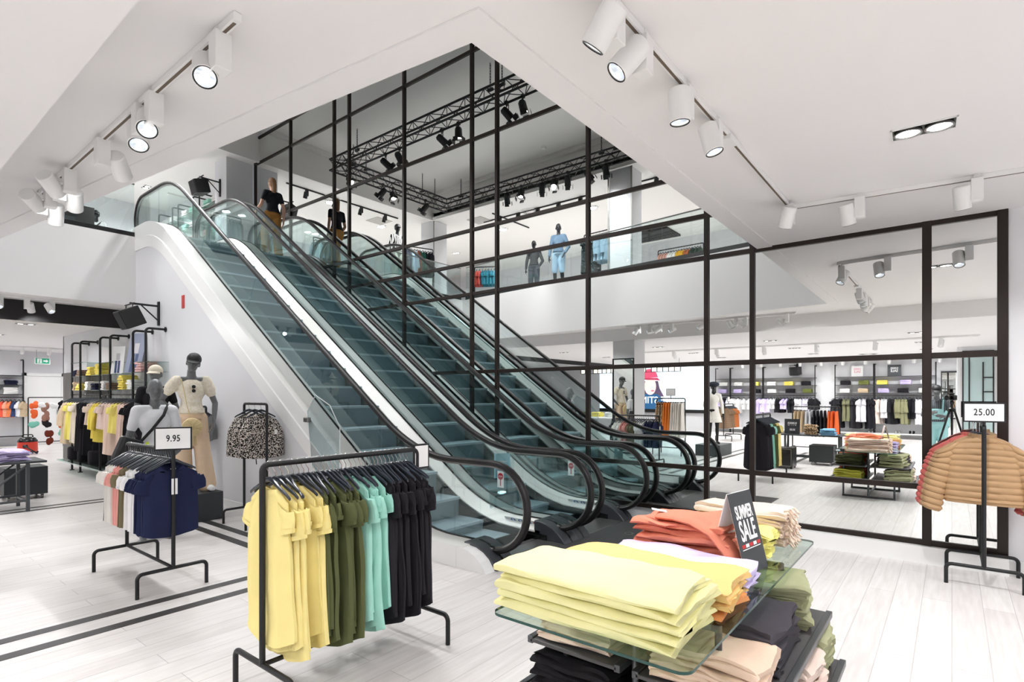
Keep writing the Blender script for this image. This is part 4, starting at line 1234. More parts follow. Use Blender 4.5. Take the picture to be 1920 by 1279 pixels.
# ================================================================ mannequins and the person
def blob(mb, name, material, parent, voxel=0.009, smooth=4):
    """one continuous skin grown over overlapping tapered limbs"""
    o = mb.build(name, material, parent)
    r = o.modifiers.new('skin', 'REMESH'); r.mode = 'VOXEL'; r.voxel_size = voxel; r.use_smooth_shade = True
    s_ = o.modifiers.new('smooth', 'SMOOTH'); s_.iterations = smooth; s_.factor = 0.5
    return o
V = Vector
def hand(mb, wrist, d, side, palm_n, curl=0.4, k=1.0):
    """palm, four unequal fingers bent at the knuckles and a thumb leaving the side of the palm"""
    d = V(d).normalized(); n = V(palm_n); n = (n - d*n.dot(d)).normalized(); s_ = d.cross(n)*side
    w = V(wrist)
    for u in (-0.028, -0.010, 0.010, 0.026):
        mb.cap2(w + s_*u*0.5*k, 0.017*k, w + d*0.085*k + s_*u*k, 0.0125*k, 8)
    for u, ln in ((-0.030, 0.062), (-0.010, 0.078), (0.010, 0.082), (0.030, 0.072)):
        b = w + d*0.085*k + s_*u*k; a = 0
        for j, f in enumerate((0.45, 0.32, 0.23)):
            a += curl*(0.5 if j == 0 else 0.8)
            e = b + (d*math.cos(a) + n*math.sin(a))*ln*f*k
            mb.cap2(b, (0.0098-0.001*j)*k, e, (0.0092-0.001*j)*k, 8); b = e
    b = w + d*0.03*k + s_*0.026*k
    m1 = b + (d*0.65 + s_*0.7 + n*0.35).normalized()*0.038*k
    mb.cap2(b, 0.013*k, m1, 0.0105*k, 8); mb.cap2(m1, 0.0105*k, m1 + (d*0.95 + s_*0.15 + n*0.3).normalized()*0.032*k, 0.009*k, 8)
def base_pose():
    return dict(sh=0.165, elbL=(0.24,0.02,1.12), wrL=(0.25,-0.04,0.87), hdL=(0.02,-0.25,-1), elbR=(-0.24,0.02,1.12), wrR=(-0.25,-0.04,0.87), hdR=(-0.02,-0.25,-1),
                kneeL=(0.10,-0.02,0.50), ankL=(0.11,0.03,0.09), toeL=(0.13,-0.13,0.03), kneeR=(-0.10,-0.02,0.50), ankR=(-0.11,0.03,0.09), toeR=(-0.13,-0.13,0.03),
                head=(0,0,0), curl=0.35)
def body(mb, P, legs=True, face=True):
    sh = P['sh']
    mb.ell((0,0.005,1.29), (0.142,0.098,0.185)); mb.ell((0,-0.045,1.29),(0.11,0.06,0.075))
    mb.ell((0,0.0,1.10), (0.112,0.082,0.16)); mb.ell((0,0.01,0.955), (0.160,0.112,0.125))
    mb.cap2((-sh+0.03,0.005,1.425),0.048,(sh-0.03,0.005,1.425),0.048)
    mb.cap2((0,0.012,1.40),0.062,(0,-0.005,1.55),0.048)
    hx, hy, hz = P['head']                                   # turn, tilt sideways, nod
    hm = Euler((hz, hy, hx)).to_matrix(); o = V((0,-0.01,1.53))
    def hp(p): return o + hm @ (V(p))
    mb.ell(hp((0,0.0,0.135)), (0.074,0.092,0.105), m=hm); mb.ell(hp((0,-0.022,0.075)), (0.056,0.066,0.078), m=hm)
    mb.ell(hp((0,-0.045,0.025)), (0.032,0.034,0.03), m=hm)
    if face:
        mb.cap2(hp((0,-0.088,0.125)),0.009,hp((0,-0.105,0.085)),0.013,8)
        mb.cap2(hp((-0.035,-0.082,0.135)),0.010,hp((0.035,-0.082,0.135)),0.010,8)
        mb.cap2(hp((-0.018,-0.087,0.055)),0.009,hp((0.018,-0.087,0.055)),0.009,8)
        for s_ in (-1,1): mb.ell(hp((s_*0.074,0.012,0.105)),(0.010,0.022,0.032),m=hm)
    for s_, e, w, h in ((1,'elbL','wrL','hdL'),(-1,'elbR','wrR','hdR')):
        S_=V((s_*sh,0.005,1.415)); E=V(P[e]); W=V(P[w])
        mb.cap2(S_,0.052,S_.lerp(E,0.55),0.043); mb.cap2(S_.lerp(E,0.5),0.043,E,0.035)
        mb.cap2(E,0.036,E.lerp(W,0.35),0.037); mb.cap2(E.lerp(W,0.35),0.037,W,0.023)
        hand(mb, W, P[h], s_, (-s_,-0.2,0.1), P['curl'])
    if legs:
        for s_, k, a, t in ((1,'kneeL','ankL','toeL'),(-1,'kneeR','ankR','toeR')):
            Hp=V((s_*0.085,0.01,0.93)); K=V(P[k]); A=V(P[a]); T=V(P[t])
            mb.cap2(Hp,0.088,K,0.055); mb.cap2(K,0.054,K.lerp(A,0.35)+V((0,0.012,0)),0.055); mb.cap2(K.lerp(A,0.35)+V((0,0.012,0)),0.053,A,0.034)
            mb.cap2(A,0.036,A+V((0,0.03,-0.05)),0.034,8); mb.cap2(A+V((0,0.0,-0.045)),0.038,T,0.030)
    return hp
def shirt(P, z0=0.98, slv=0.6, off=0.014, neckz=1.43, puff=0.0):
    m = MB(); o = off
    m.ell((0,0.005,1.29),(0.142+o,0.098+o,0.17)); m.ell((0,-0.040,1.28),(0.10+o,0.052+o,0.085)); 
    m.tube([(0,0.002,1.36),(0,0.002,1.2),(0,0.005,1.1),(0,0.008,z0+0.04),(0,0.008,z0)],[0.10,0.115,0.108+o,0.135+o,0.14+o],20)
    m.v = [(x*(1.22 if z < 1.3 and abs(y) < 0.3 else 1.0), y, z) if False else (x, y, z) for x, y, z in m.v]
    m.cap2((-P['sh']+0.02,0.005,neckz),0.052,(P['sh']-0.02,0.005,neckz),0.052)
    for s_, e, w in ((1,'elbL','wrL'),(-1,'elbR','wrR')):
        S_=V((s_*P['sh'],0.005,1.415)); E=V(P[e]); W=V(P[w])
        if slv <= 1: 
            m.cap2(S_,0.058+o*0.3+puff*0.3,S_.lerp(E,slv*0.6),0.056+puff); m.cap2(S_.lerp(E,slv*0.6),0.055+puff,S_.lerp(E,slv),0.050+puff*0.4)
        else:
            m.cap2(S_,0.060,E,0.050); m.cap2(E,0.05,E.lerp(W,min(1,slv-1)),0.038)
    return m
def trousers(P, flare=0.0, z1=1.02, low=1.0, r=0.0):
    m = MB(); m.ell((0,0.01,0.955),(0.172,0.124,0.13)); m.tube([(0,0.005,z1),(0,0.008,0.93)],[0.128,0.15],20)
    for s_, k, a in ((1,'kneeL','ankL'),(-1,'kneeR','ankR')):
        Hp=V((s_*0.085,0.01,0.93)); K=V(P[k]); A=V(P[a])
        m.cap2(Hp,0.100+r,K,0.068+flare*0.4+r)
        if low > 0.5: m.cap2(K,0.068+flare*0.4+r,K.lerp(A,low),0.060+flare)
    return m
def shoes(P, mat_, t):
    for s_, a, to in ((1,'ankL','toeL'),(-1,'ankR','toeR')):
        A=V(P[a]); T=V(P[to]); m=MB()
        m.cap2(A+V((0,0.01,-0.035)),0.046,T+V((0,0,0.012)),0.038); m.cap2(A,0.042,A+V((0,0.02,-0.04)),0.044)
        m.v=[(x,y,max(z,0.002)) for x,y,z in m.v]
        blob(m,'shoe',mat_,t,0.008,3)
def cap_hat(hp, hm_, material, t, brim=True, name='cap', low=0.0):
    m = MB(); R_ = []
    for z, r in ((0.150,1.06),(0.175,1.08),(0.200,1.0),(0.225,0.80),(0.243,0.5),(0.252,0.1)):
        R_.append([hp((0.079*r*math.cos(a),0.097*r*math.sin(a),z - 0.035*max(0,math.sin(a))*(1 if z < 0.16 else 0))) for a in [2*PI*i/28 for i in range(28)]])
    m.loft(R_,True,True)
    if brim:
        up=[];dn=[]
        rows=[]
        for r in (0.0,0.35,0.7,1.0):
            rows.append([hp((0.078*math.sin(a)*(1+0.05*r),-0.094*math.cos(a)-0.085*r*math.cos(a),0.152-0.030*r)) for a in [R(-75+150*i/14) for i in range(15)]])
        rows2=[[p+V((0,0,0.008)) for p in r_] for r_ in rows]
        m.loft(rows,False,False); m.loft(rows2,False,False); m.loft([rows[-1],rows2[-1]],False,False)
    return m.build(name,material,t)
def figure(name,label,cat,loc,rz,P,skin,scale=1.0,legs=True,voxel=0.008,group=None,child='body'):
    t=thing(name,label,cat,loc,rz,group); t.scale=(scale,)*3
    mb=MB(); hp=body(mb,P,legs); blob(mb,child,skin,t,voxel)
    return t,hp
def plinth(name,label,x0,x1,y0,y1,h,m=None):
    t=tag(MB().box(x0,x1,y0,y1,0,h).build(name,m or M_DGREY,bevel=0.005),label,'plinth'); return t
plinth('display_plinth','dark grey plinth under the mannequins by the escalator wall',2.45,3.33,7.5,8.45,0.36)
CREAM,BEIGE = pattern('cream_broderie','#e6dcc6','#f3ecdd',35,0.5,'noise',0.15), cloth('#ead0b2')
# ---- mannequin in cream top and beige trousers
P=base_pose(); P.update(elbR=(-0.33,0.07,1.17),wrR=(-0.19,-0.02,0.99),hdR=(0.6,-0.2,-0.75),elbL=(0.27,0.0,1.13),wrL=(0.24,-0.12,0.90),hdL=(-0.25,-0.3,-0.9),head=(R(-8),R(10),R(6)),
  kneeL=(0.12,-0.04,0.5),ankL=(0.17,-0.02,0.09),toeL=(0.21,-0.17,0.03),kneeR=(-0.09,0.0,0.5),ankR=(-0.08,0.04,0.09),toeR=(-0.10,-0.12,0.03))
t,hp=figure('mannequin','grey mannequin in cream top, beige trousers and black peaked cap on the plinth','mannequin',(3.05,7.78,0.361),R(-14),P,M_SKIN,1.02)
blob(shirt(P,1.0,0.55,0.016,1.385,0.022),'blouse',CREAM,t,0.009)
blob(trousers(P,0.055,1.05,1.0,0.006),'trousers',BEIGE,t,0.010)
shoes(P,M_PAPER,t)
cap_hat(hp,None,mat('cap_black','#1b1b1d',rough=0.6),t)
bg=MB().lathe([(0.0,-0.03),(0.08,-0.038),(0.112,-0.02),(0.118,0.0),(0.112,0.02),(0.08,0.038),(0.0,0.03)],(0,0,0),28,False)
for k in range(12):
    a=2*PI*k/12; bg.tube([(0.02*math.cos(a),0.02*math.sin(a),0.04),(0.105*math.cos(a),0.105*math.sin(a),0.031)],0.006,6)
STRAW=mat('straw','#dbc697',rough=0.9,noise=0.15,nscale=60)
b_=bg.build('straw_bag',STRAW,t); b_.location=(-0.02,-0.20,0.83); b_.rotation_euler=(R(90),0,0); b_['label']='round woven straw bag'
MB().tube([(-0.03,-0.19,0.94),(-0.07,-0.165,1.10),(-0.10,-0.15,1.28),(-0.12,-0.07,1.44)],0.005,6).build('bag_strap',STRAW,t)
ts=MB()
for k in range(8): ts.tube([(0.0+0.006*(k-4),-0.20,0.72),(0.0+0.012*(k-4),-0.20,0.60)],0.004,5)
ts.build('bag_tassel',STRAW,b_.parent)
sgm=MB()
for s_ in (-1,1): sgm.ell((0.01,-0.118,1.315+0.026*s_),(0.022,0.006,0.022))
sgm.tube([(0.0,-0.118,1.29),(0.0,-0.11,1.36)],0.003,5).build('sunglasses',M_INK,t)
# ---- grey mannequin with white T-shirt and black cross-body bag
P=base_pose(); P.update(elbL=(0.25,0.03,1.13),wrL=(0.20,-0.16,0.98),hdL=(-0.5,-0.8,0.0),head=(R(-6),0,0))
t,hp=figure('mannequin','bald grey mannequin in white T-shirt with black cross-body bag','mannequin',(2.38,7.05,0.0),R(-8),P,M_SKIN,1.02)
blob(shirt(P,1.04,0.62,0.018),'t_shirt',cloth('#e4e6ea'),t,0.009)
blob(trousers(P,0.01,1.02,1.0,0.0),'trousers',cloth('#55585f'),t,0.011)
MB().tube([(0.12,0.0,1.475),(0.06,-0.125,1.37),(-0.05,-0.145,1.22),(-0.17,-0.09,1.06)],0.016,8).build('bag_strap',M_INK,t)
bb=MB().cbox((-0.27,-0.13,1.00),(0.23,0.10,0.27),rz=0.35,ry=0.4).build('cross_body_bag',mat('bag_black','#17171a',rough=0.35),t,bevel=0.025)
MB().cbox((-0.10,-0.155,1.06),(0.03,0.006,0.05)).build('bag_tag',mat('tag_lime','#c6d92c',rough=0.5),t)
# ---- mannequin with black top and beige cap
P=base_pose(); P.update(elbL=(0.27,0.06,1.12),wrL=(0.13,-0.19,1.03),hdL=(-0.7,-0.6,0.0),head=(R(-25),0,0))
t,hp=figure('mannequin','grey mannequin in black top and beige baker cap at the plinth rear','mannequin',(2.76,8.15,0.361),R(-20),P,M_SKIN,0.93)
blob(shirt(P,1.0,0.5,0.018),'top',cloth('#232226'),t,0.009)
blob(trousers(P,0.01,1.02,1.0,0.01),'trousers',cloth('#201f22'),t,0.011)
cap_hat(hp,None,cloth('#e6ddca'),t)
jk=MB(); r5=random.Random(3)
for k in range(16): jk.ell((0.02+r5.uniform(-.12,.12),-0.22+r5.uniform(-.05,.05),0.96+r5.uniform(-.09,.07)),(0.09,0.06,0.07))
tag(blob(jk,'speckled_bundle',LEO,None,0.012),'black and white speckled jacket held on the black-clad mannequin arm','jacket').matrix_world=t.matrix_world
bpy.data.objects['speckled_bundle'].location=(2.76,8.15,0.361); bpy.data.objects['speckled_bundle'].rotation_euler=(0,0,R(-20)); bpy.data.objects['speckled_bundle'].scale=(0.93,)*3
# ---- mannequins seen in the mirror
P=base_pose(); P.update(elbR=(-0.25,-0.03,1.12),wrR=(-0.12,-0.22,1.12),hdR=(0.6,-0.6,0.1),elbL=(0.24,-0.02,1.13),wrL=(0.10,-0.24,1.18),hdL=(-0.5,-0.6,0.2),head=(0,0,R(14)))
t,hp=figure('mannequin','grey mannequin in black cap and aqua dungarees, seen in the mirror behind the camera','mannequin',(-1.9,0.26,0.0),R(90),P,M_SKIN,1.04,voxel=0.010)
blob(shirt(P,1.0,0.6,0.016),'shirt',pattern('grey_stripe','#3c3f44','#70757a',10,0.5,'stripe',0.1),t,0.011)
AQ=cloth('#a5d6d8')
m=trousers(P,0.02,1.05,1.0,0.01); m.cbox((0,-0.125,1.16),(0.24,0.03,0.22)); blob(m,'dungarees',AQ,t,0.011)
for s_ in (-1,1): MB().tube([(s_*0.10,-0.135,1.26),(s_*0.11,-0.07,1.455),(s_*0.10,0.05,1.45),(s_*0.06,0.11,1.2)],0.014,6).build('strap',AQ,t)
cap_hat(hp,None,MATS['cap_black'],t)
P=base_pose(); P.update(elbL=(0.26,0.02,1.12),wrL=(0.15,-0.17,0.98),hdL=(-0.6,-0.6,0))
plinth('display_plinth','dark plinth under the white-dressed mannequin, seen in the mirror',-2.3,-1.3,4.75,5.4,0.30)
t,hp=figure('mannequin','mannequin in white lace dress and round dark hat, seen in the mirror','mannequin',(-1.8,5.08,0.301),R(60),P,M_SKINB,0.93,voxel=0.010)
m=shirt(P,0.95,1.9,0.02); m.tube([(0,0.005,1.02),(0,0.005,0.85),(0,0,0.62)],[0.13,0.19,0.24],22)
blob(m,'lace_dress',pattern('white_lace','#d9d4cc','#f2efe9',60,0.5,'noise',0.2),t,0.011)
hm=MB().ell(hp((0,0.0,0.20)),(0.16,0.17,0.085)); hm.build('round_hat',mat('hat_navy','#1f2733',rough=0.9),t)
blob(MB().cbox((0.22,-0.20,0.98),(0.10,0.05,0.09)),'clutch_bag',M_INK,t,0.012)
for nm_, lb, loc, rz, topm, botm, sc in (
  ('a','black mannequin in striped shirt behind the upper glass railing, seen in the mirror',(2.62,12.95,ZU+0.291),R(0),pattern('bw_stripe','#17171a','#e9e7e2',7,0.5,'stripe',0.05),cloth('#c9cabd'),1.03),
  ('b','black mannequin in denim jacket and shorts on the upper floor, seen in the mirror',(0.35,8.7,ZU+0.011),R(75),cloth('#55697c'),cloth('#9db7cb'),1.05),
  ('c','black mannequin in black jacket on the upper floor, seen in the mirror',(-0.25,10.0,ZU+0.011),R(70),cloth('#26272b'),cloth('#3c3f45'),0.98),
  ('d','black mannequin in white shirt with bag strap, far upper floor at the left',(4.35,16.75,ZU+0.011),R(-20),cloth('#eef0f0'),cloth('#6f8fb5'),0.92)):
    P=base_pose(); P.update(head=(R({'a':20,'b':-25,'c':10,'d':0}[nm_]),0,0),elbR=(-0.27,0.05,1.13),wrR=(-0.20,-0.10,0.93),hdR=(0.2,-0.4,-0.8))
    t,hp=figure('mannequin',lb,'mannequin',loc,rz,P,M_SKINB,sc,voxel=0.011)
    blob(shirt(P,0.98,1.85 if nm_ in 'abc' else 0.6,0.02),'shirt',topm,t,0.012)
    blob(trousers(P,0.015,1.02,0.3 if nm_=='b' else 1.0,0.008),'shorts' if nm_=='b' else 'trousers',botm,t,0.012)
    if nm_ in 'ad': cap_hat(hp,None,MATS['cap_black'],t,low=0.02)
    if nm_=='d': MB().tube([(0.12,0.0,1.48),(0.03,-0.14,1.33),(-0.12,-0.12,1.1)],0.014,6).build('bag_strap',M_INK,t)
# ---- the person riding up
P=base_pose(); P.update(head=(R(6),0,R(4)),elbL=(0.25,-0.01,1.13),wrL=(0.27,-0.2,1.02),hdL=(0,-0.9,-0.3),elbR=(-0.24,0.06,1.13),wrR=(-0.25,0.03,0.88),
   kneeL=(0.09,-0.16,0.55),ankL=(0.09,-0.10,0.20),toeL=(0.10,-0.27,0.15),kneeR=(-0.09,0.02,0.50),ankR=(-0.09,0.10,0.09),toeR=(-0.10,-0.06,0.03))
SK=mat('skin_light','#d9ab93',rough=0.5,spec=0.3)
yp=11.12; zp=ramp(11.2,f=0.45)
t,hp=figure('person','person in black top and ochre trousers stepping off the escalator beside the mirror','person',(5.93,yp,4.494),R(180),P,SK,0.94,voxel=0.008)
blob(shirt(P,0.98,0.55,0.016),'top',cloth('#26272c'),t,0.009)
blob(trousers(P,0.035,1.03,1.0,0.01),'trousers',cloth('#c0894b'),t,0.010)
shoes(P,M_PAPER,t)
hr=MB(); hr.ell(hp((0,0.015,0.155)),(0.084,0.098,0.098)); hr.ell(hp((0,0.05,0.09)),(0.07,0.06,0.09)); hr.cap2(hp((0,0.075,0.08)),0.055,hp((0,0.075,-0.05)),0.045)
blob(hr,'hair',mat('hair_blond','#8f6848',rough=0.6,noise=0.2,nscale=40),t,0.009)

o_=plinth('display_plinth','low plinth under the striped mannequin on the upper floor',2.3,2.95,12.6,13.3,0.28); o_.location.z=ZU+0.0105
# ================================================================ wall fixtures and things farther off
def speaker(loc, rz, label, wall_dx, tilt=0.35):
    t = thing('loudspeaker', label, 'loudspeaker', loc, rz)
    MB().box(-0.03,0.03,0.0,0.03,-0.22,0.20).build('wall_plate',M_BLACK,t,bevel=0.004)
    MB().tube([(0,0.015,0.12),(0,-wall_dx,0.12)],0.018,8).tube([(0,0.015,-0.14),(0,-wall_dx*0.6,0.11)],0.012,8).build('bracket_arm',M_BLACK,t)
    MB().tube([(-0.22,-wall_dx,0.10),(0.22,-wall_dx,0.10)],0.012,6).build('crossbar',M_BLACK,t)
    b = MB().prism([(-0.24,0.13),(-0.15,-0.15),(0.15,-0.15),(0.24,0.13)],-0.16,0.16).build('cabinet',M_BLACK,t,bevel=0.012)
    b.location=(0,-wall_dx,-0.13); b.rotation_euler=(tilt,0,0)
    MB().box(-0.14,0.14,-0.158,-0.15,-0.145,0.145).build('grille',mat('speaker_cloth','#0f0f10',rough=0.9),b)
    for x in (-0.16,0.16): MB().tube([(x,-wall_dx,0.10),(x,-wall_dx-0.01,0.03)],0.008,6).build('shackle',M_BLACK,t)
speaker((X_OUT-0.03,10.9,3.06),R(-90),'black loudspeaker on a wall bracket beside the escalator',0.42,0.45)
speaker((6.03,13.8,6.62),R(-90),'black loudspeaker on a column bracket of the upper floor at the left',0.45,0.25)
speaker((-11.77,5.0,2.72),R(90),'black loudspeaker over the rear shelf wall, seen in the mirror',0.45,0.2)
def tube_bay(name,label,y0,y1,xw,xo,zt,z0,parent_levels,sgn=1,group=None):
    """two bent tube uprights fixed to the wall, glass shelves and a hanging rail between them"""
    t=thing(name,label,'shelf unit',(xw,y0,z0),0,group); d=xo-xw; L=y1-y0
    for y in (0,L):
        MB().tube(fillet([(0,y,zt),(d,y,zt),(d,y,0)],0.06,5),0.02,10).build('upright',M_BLACK,t)
        fl_=MB().lathe([(0.045,0),(0.045,0.014),(0.0,0.014)],(0,0,0),16,False); fl_.xf(Matrix.Translation((0,y,zt)) @ Matrix.Rotation(R(-90 if d<0 else 90),4,'Y')); fl_.build('wall_flange',M_BLACK,t)
        MB().lathe([(0.045,0),(0.045,0.012),(0.0,0.012)],(d,y,0),16,False).build('floor_flange',M_BLACK,t)
    a,b=min(0,d)-0.02,max(0,d)+0.02
    for z,ya,yb in parent_levels:
        MB().box(a+0.03,b-0.0,ya-0.12,yb+0.12,z-0.01,z).build('glass_shelf',M_SHELFGLASS,t,smooth=False)
        e=MB().box((a+0.02 if d<0 else b-0.004),(a+0.03 if d<0 else b+0.004),ya-0.12,yb+0.12,z-0.012,z+0.001).build('shelf_edge',mat('shelf_edge_dark','#3b4442',rough=0.3),t,smooth=False)
    return t
UP=[(10.6,11.2),(12.4,13.0),(14.3,14.9)]
for i,(a,b) in enumerate(UP):
    L=b-a
    tube_bay('tube_shelf_unit',['nearest','middle','farthest'][i]+' black tube shelf unit on the wall left of the escalators',a,b,X_OUT-0.005,3.44,2.75,0.0,
             [(2.31-0.06*(2-i),0.0,L),(2.02,-0.15 if i else 0.0,L+0.45 if i<2 else L),(1.72,-0.15 if i else 0.0,L+0.45 if i<2 else L)],group='tube shelf units on the escalator wall')
rl=tag(MB().tube([(3.47,10.3,1.63),(3.47,15.1,1.63)],0.014,8).build('hanging_rail',M_BLACK),'black hanging rail under the shelves left of the escalators','rail')
tag(MB().box(3.2,3.7,10.4,15.0,0.22,0.25).build('low_shelf',M_SHELFGLASS),'low glass shelf under the hanging clothes at the left','shelf')
def small_pile(x,y,z,mm,n,h,w,d,rz,label,group,seed):
    pile([(mm,h)]*n,(x,y,z),rz,group,'folded clothes',lambda i,k:'%s folded %s'%(pos_word(i,k),label),'folded_clothing',w=w,d=d,seed=seed,layers=2,wav=0.004,jit=0.006)
GF='folded clothes on the escalator wall shelves'
wc={'white':cloth('#eeedea'),'yellow':cloth('#f0dc6e'),'navy':cloth('#23253a'),'beige':cloth('#cdb79a'),'black':cloth('#232125'),'brown':cloth('#8c7564'),'lilac':cloth('#cdbfe8'),'olive':cloth('#6f7440'),'pink':cloth('#e2b9b4')}
for y,z,c,n,tx in ((14.75,2.021,'navy',3,'navy tops at the far end of the upper wall shelf'),(14.45,2.021,'brown',3,'brown tops on the upper wall shelf'),(13.75,2.021,'yellow',4,'pale yellow tops left on the upper wall shelf'),(13.2,2.021,'yellow',5,'yellow tops in the middle of the upper wall shelf'),
     (10.95,2.021,'pink',4,'pink tops at the near end of the upper wall shelf'),(14.85,1.721,'beige',4,'beige tops at the far end of the lower wall shelf'),(14.5,1.721,'yellow',3,'yellow tops far on the lower wall shelf'),(13.9,1.721,'white',4,'white tops on the lower wall shelf'),(13.45,1.721,'navy',3,'navy tops on the lower wall shelf'),
     (12.9,1.721,'white',4,'white tops in the middle of the lower wall shelf'),(12.5,1.721,'brown',3,'brown tops in the middle of the lower wall shelf'),(11.85,1.721,'yellow',6,'yellow tops near the grey mannequin head'),(11.45,1.721,'white',4,'white tops near the grey mannequin head')):
    if c=='white' and y==11.45: y=11.40
    small_pile(3.57,y,z,wc[c],n,0.045,0.26,0.24,R(0),tx,GF,int(y*10))
def card(name,label,loc,rz,w,h,m,lean=0.12,cat='display card',extra=None):
    t=tag(MB().box(-w/2,w/2,-0.004,0.004,0,h).build(name,m),label,cat); t.location=loc; t.rotation_euler=(-lean,0,rz)
    if extra: extra(t,w,h)
    return t
DENIM=mat('print_denim','#46557a',rough=0.6)
def legs_print(t,w,h):
    for s_ in (-1,1): MB().cbox((s_*w*0.12,-0.005,h*0.25),(w*0.18,0.002,h*0.45)).build('printed_leg',DENIM,t)
    MB().cbox((0,-0.005,h*0.62),(w*0.3,0.002,h*0.25)).build('printed_top',mat('print_grey','#c7c4c8',rough=0.6),t)
card('display_card','white photo card of jeans on the upper wall shelf',(3.5,12.25,2.021),R(-60),0.26,0.52,M_PAPER,extra=legs_print)
card('display_card','large leaning photo board of denim on the upper wall shelf',(3.56,11.65,2.021),R(-75),0.45,0.75,mat('print_bluegrey','#8c93a8',rough=0.6),0.2,extra=legs_print)
GH='clothes on the rail left of the escalators'
hl=[('beige coat','#d8c3a6',1.05,'long'),('pale yellow dress','#e9db74',0.95,'short'),('cream dress','#e9ddcb',1.0,'short'),('black dress','#222125',1.15,None),('black coat','#1d1c20',1.2,'long'),('beige blouse','#e2cfbd',0.6,'short'),('yellow sweater','#efd965',0.85,'long'),('yellow jacket','#f0da62',0.9,'long'),('blush blouse','#ead3c8',0.65,'short'),('blush dress','#e7cdbd',1.1,None),('light yellow top','#efe07d',0.7,'short'),('pale pink dress','#e6c9bb',1.15,None),('black long dress','#242226',1.2,'short')]
yy=14.95; r6=random.Random(8)
for i,(lb,c,L,sl_) in enumerate(hl):
    for k in range(2 if i not in (6,7) else 1):
        me=shared(('wall',c,k),lambda:top_mb(L,0.19,0.19,0.23,0.04,sl_,0.09,seed=i*3+k,folds=2.6,slv_len=0.5 if sl_=='long' else 0.16),cloth(c))
        hang('hanging_garment',('front ' if k else 'rear ')*(i not in (6,7))+lb+' on the rail left of the escalators','garment',me,(3.47,yy,1.629),r6.uniform(-.15,.15)+R(-20),GH)
        yy-=0.175
for i,(y,c,lb) in enumerate(((14.6,'#2a282c','black bag at the far end of the low glass shelf'),(13.9,'#232226','black bag in the middle of the low glass shelf'),(13.2,'#2c2a2e','black bag on the low glass shelf'))):
    m=MB().cbox((0,0,0.14),(0.3,0.16,0.28)); o=tag(m.build('handbag',cloth(c),bevel=0.04),lb,'bag'); o.location=(3.45,y,0.251)
    MB().tube(fillet([(-0.08,0,0.27),(-0.08,0,0.42),(0.08,0,0.42),(0.08,0,0.27)],0.06,4),0.008,6).build('handle',M_INK,o)
# ---- work table, black box on casters, vacuum cleaner at the far left
def work_table(label,loc,rz,L,D,H,m=None,top=None):
    t=thing('work_table',label,'table',loc,rz); m=m or mat('frame_grey','#4a4d50',rough=0.4,metal=0.3)
    MB().box(0,L,0,D,H-0.03,H).build('table_top',top or M_DGREY,t,bevel=0.004)
    for x in (0.2,L-0.2):
        for y in (0.05,D-0.05): MB().box(x-0.02,x+0.02,y-0.02,y+0.02,0,H-0.03).build('leg',m,t)
        MB().box(x-0.015,x+0.015,0.05,D-0.05,0.12,0.15).build('foot_rail',m,t)
    for y in (0.05,D-0.05):
        MB().box(0.2,L-0.2,y-0.012,y+0.012,0.14,0.17).build('stretcher',m,t)
        MB().tube([(L-0.2,y,H-0.05),(L*0.5,y,0.17)],0.014,6).tube([(0.2,y,H-0.05),(L*0.5,y,0.17)],0.014,6).build('brace',m,t)
    return t
def caster_box(label,x0,x1,y0,y1,h):
    t=thing('rolling_box',label,'box',((x0+x1)/2,(y0+y1)/2,0)); a,b=(x1-x0)/2,(y1-y0)/2
    MB().box(-a,a,-b,b,0.07,h).build('body',mat('box_black','#24282b',rough=0.5),t,bevel=0.004)
    for x in (-a+0.06,a-0.06):
        for y in (-b+0.06,b-0.06):
            MB().tube([(x-0.014,y,0.032),(x+0.014,y,0.032)],0.032,12).box(x-0.02,x+0.02,y-0.01,y+0.01,0.05,0.071).build('caster',M_STEEL,t)
work_table('dark work table with lilac clothes at the left edge',(0.5,10.02,0),0,1.53,0.70,0.70)
caster_box('black box on casters under the left table',1.76,2.28,11.2,11.7,0.5)
pile([(LI,0.03)]*5,(1.62,10.3,0.70),R(30),'clothes on the left table','folded clothes',lambda i,k:'%s lilac top of the pile on the left table'%pos_word(i,k),'folded_clothing',w=0.42,d=0.34,seed=41,layers=2,wav=0.012)
pile([(pattern('leaf_print','#6f7466','#d9d5c8',18,0.5,'noise',0.08),0.05)]*3,(1.55,10.56,0.70),R(10),'clothes on the left table','folded clothes',lambda i,k:'%s leaf print top behind the lilac pile'%pos_word(i,k),'folded_clothing',w=0.3,d=0.2,seed=43,layers=2,wav=0.015)
card('display_card','white tent card at the left edge of the left table',(1.40,10.25,0.701),R(0),0.22,0.32,M_PAPER,0.1)
vc=thing('vacuum_cleaner','red and black tub vacuum cleaner on the far left floor','vacuum cleaner',(3.62,19.95,0),R(-35))
MB().lathe([(0.0,0.06),(0.20,0.06),(0.225,0.10),(0.215,0.34),(0.0,0.34)],(0,0,0),28,False).build('tub',mat('vacuum_red','#d53a26',rough=0.3),vc)
MB().lathe([(0.0,0.47),(0.10,0.47),(0.17,0.44),(0.22,0.36),(0.22,0.335),(0.0,0.335)],(0,0,0),28,False).build('lid',M_BOXBLK,vc)
MB().tube(fillet([(-0.12,0,0.44),(-0.12,0,0.53),(0.12,0,0.53),(0.12,0,0.44)],0.04,4),0.014,8).build('carry_handle',M_BOXBLK,vc)
MB().cbox((0.05,-0.222,0.22),(0.12,0.03,0.09)).build('hose_port',M_BOXBLK,vc,bevel=0.015)
MB().tube([(0.05,-0.23,0.22),(0.1,-0.38,0.26),(0.26,-0.40,0.14),(0.36,-0.30,0.03)],0.02,8).build('hose',M_BOXBLK,vc)
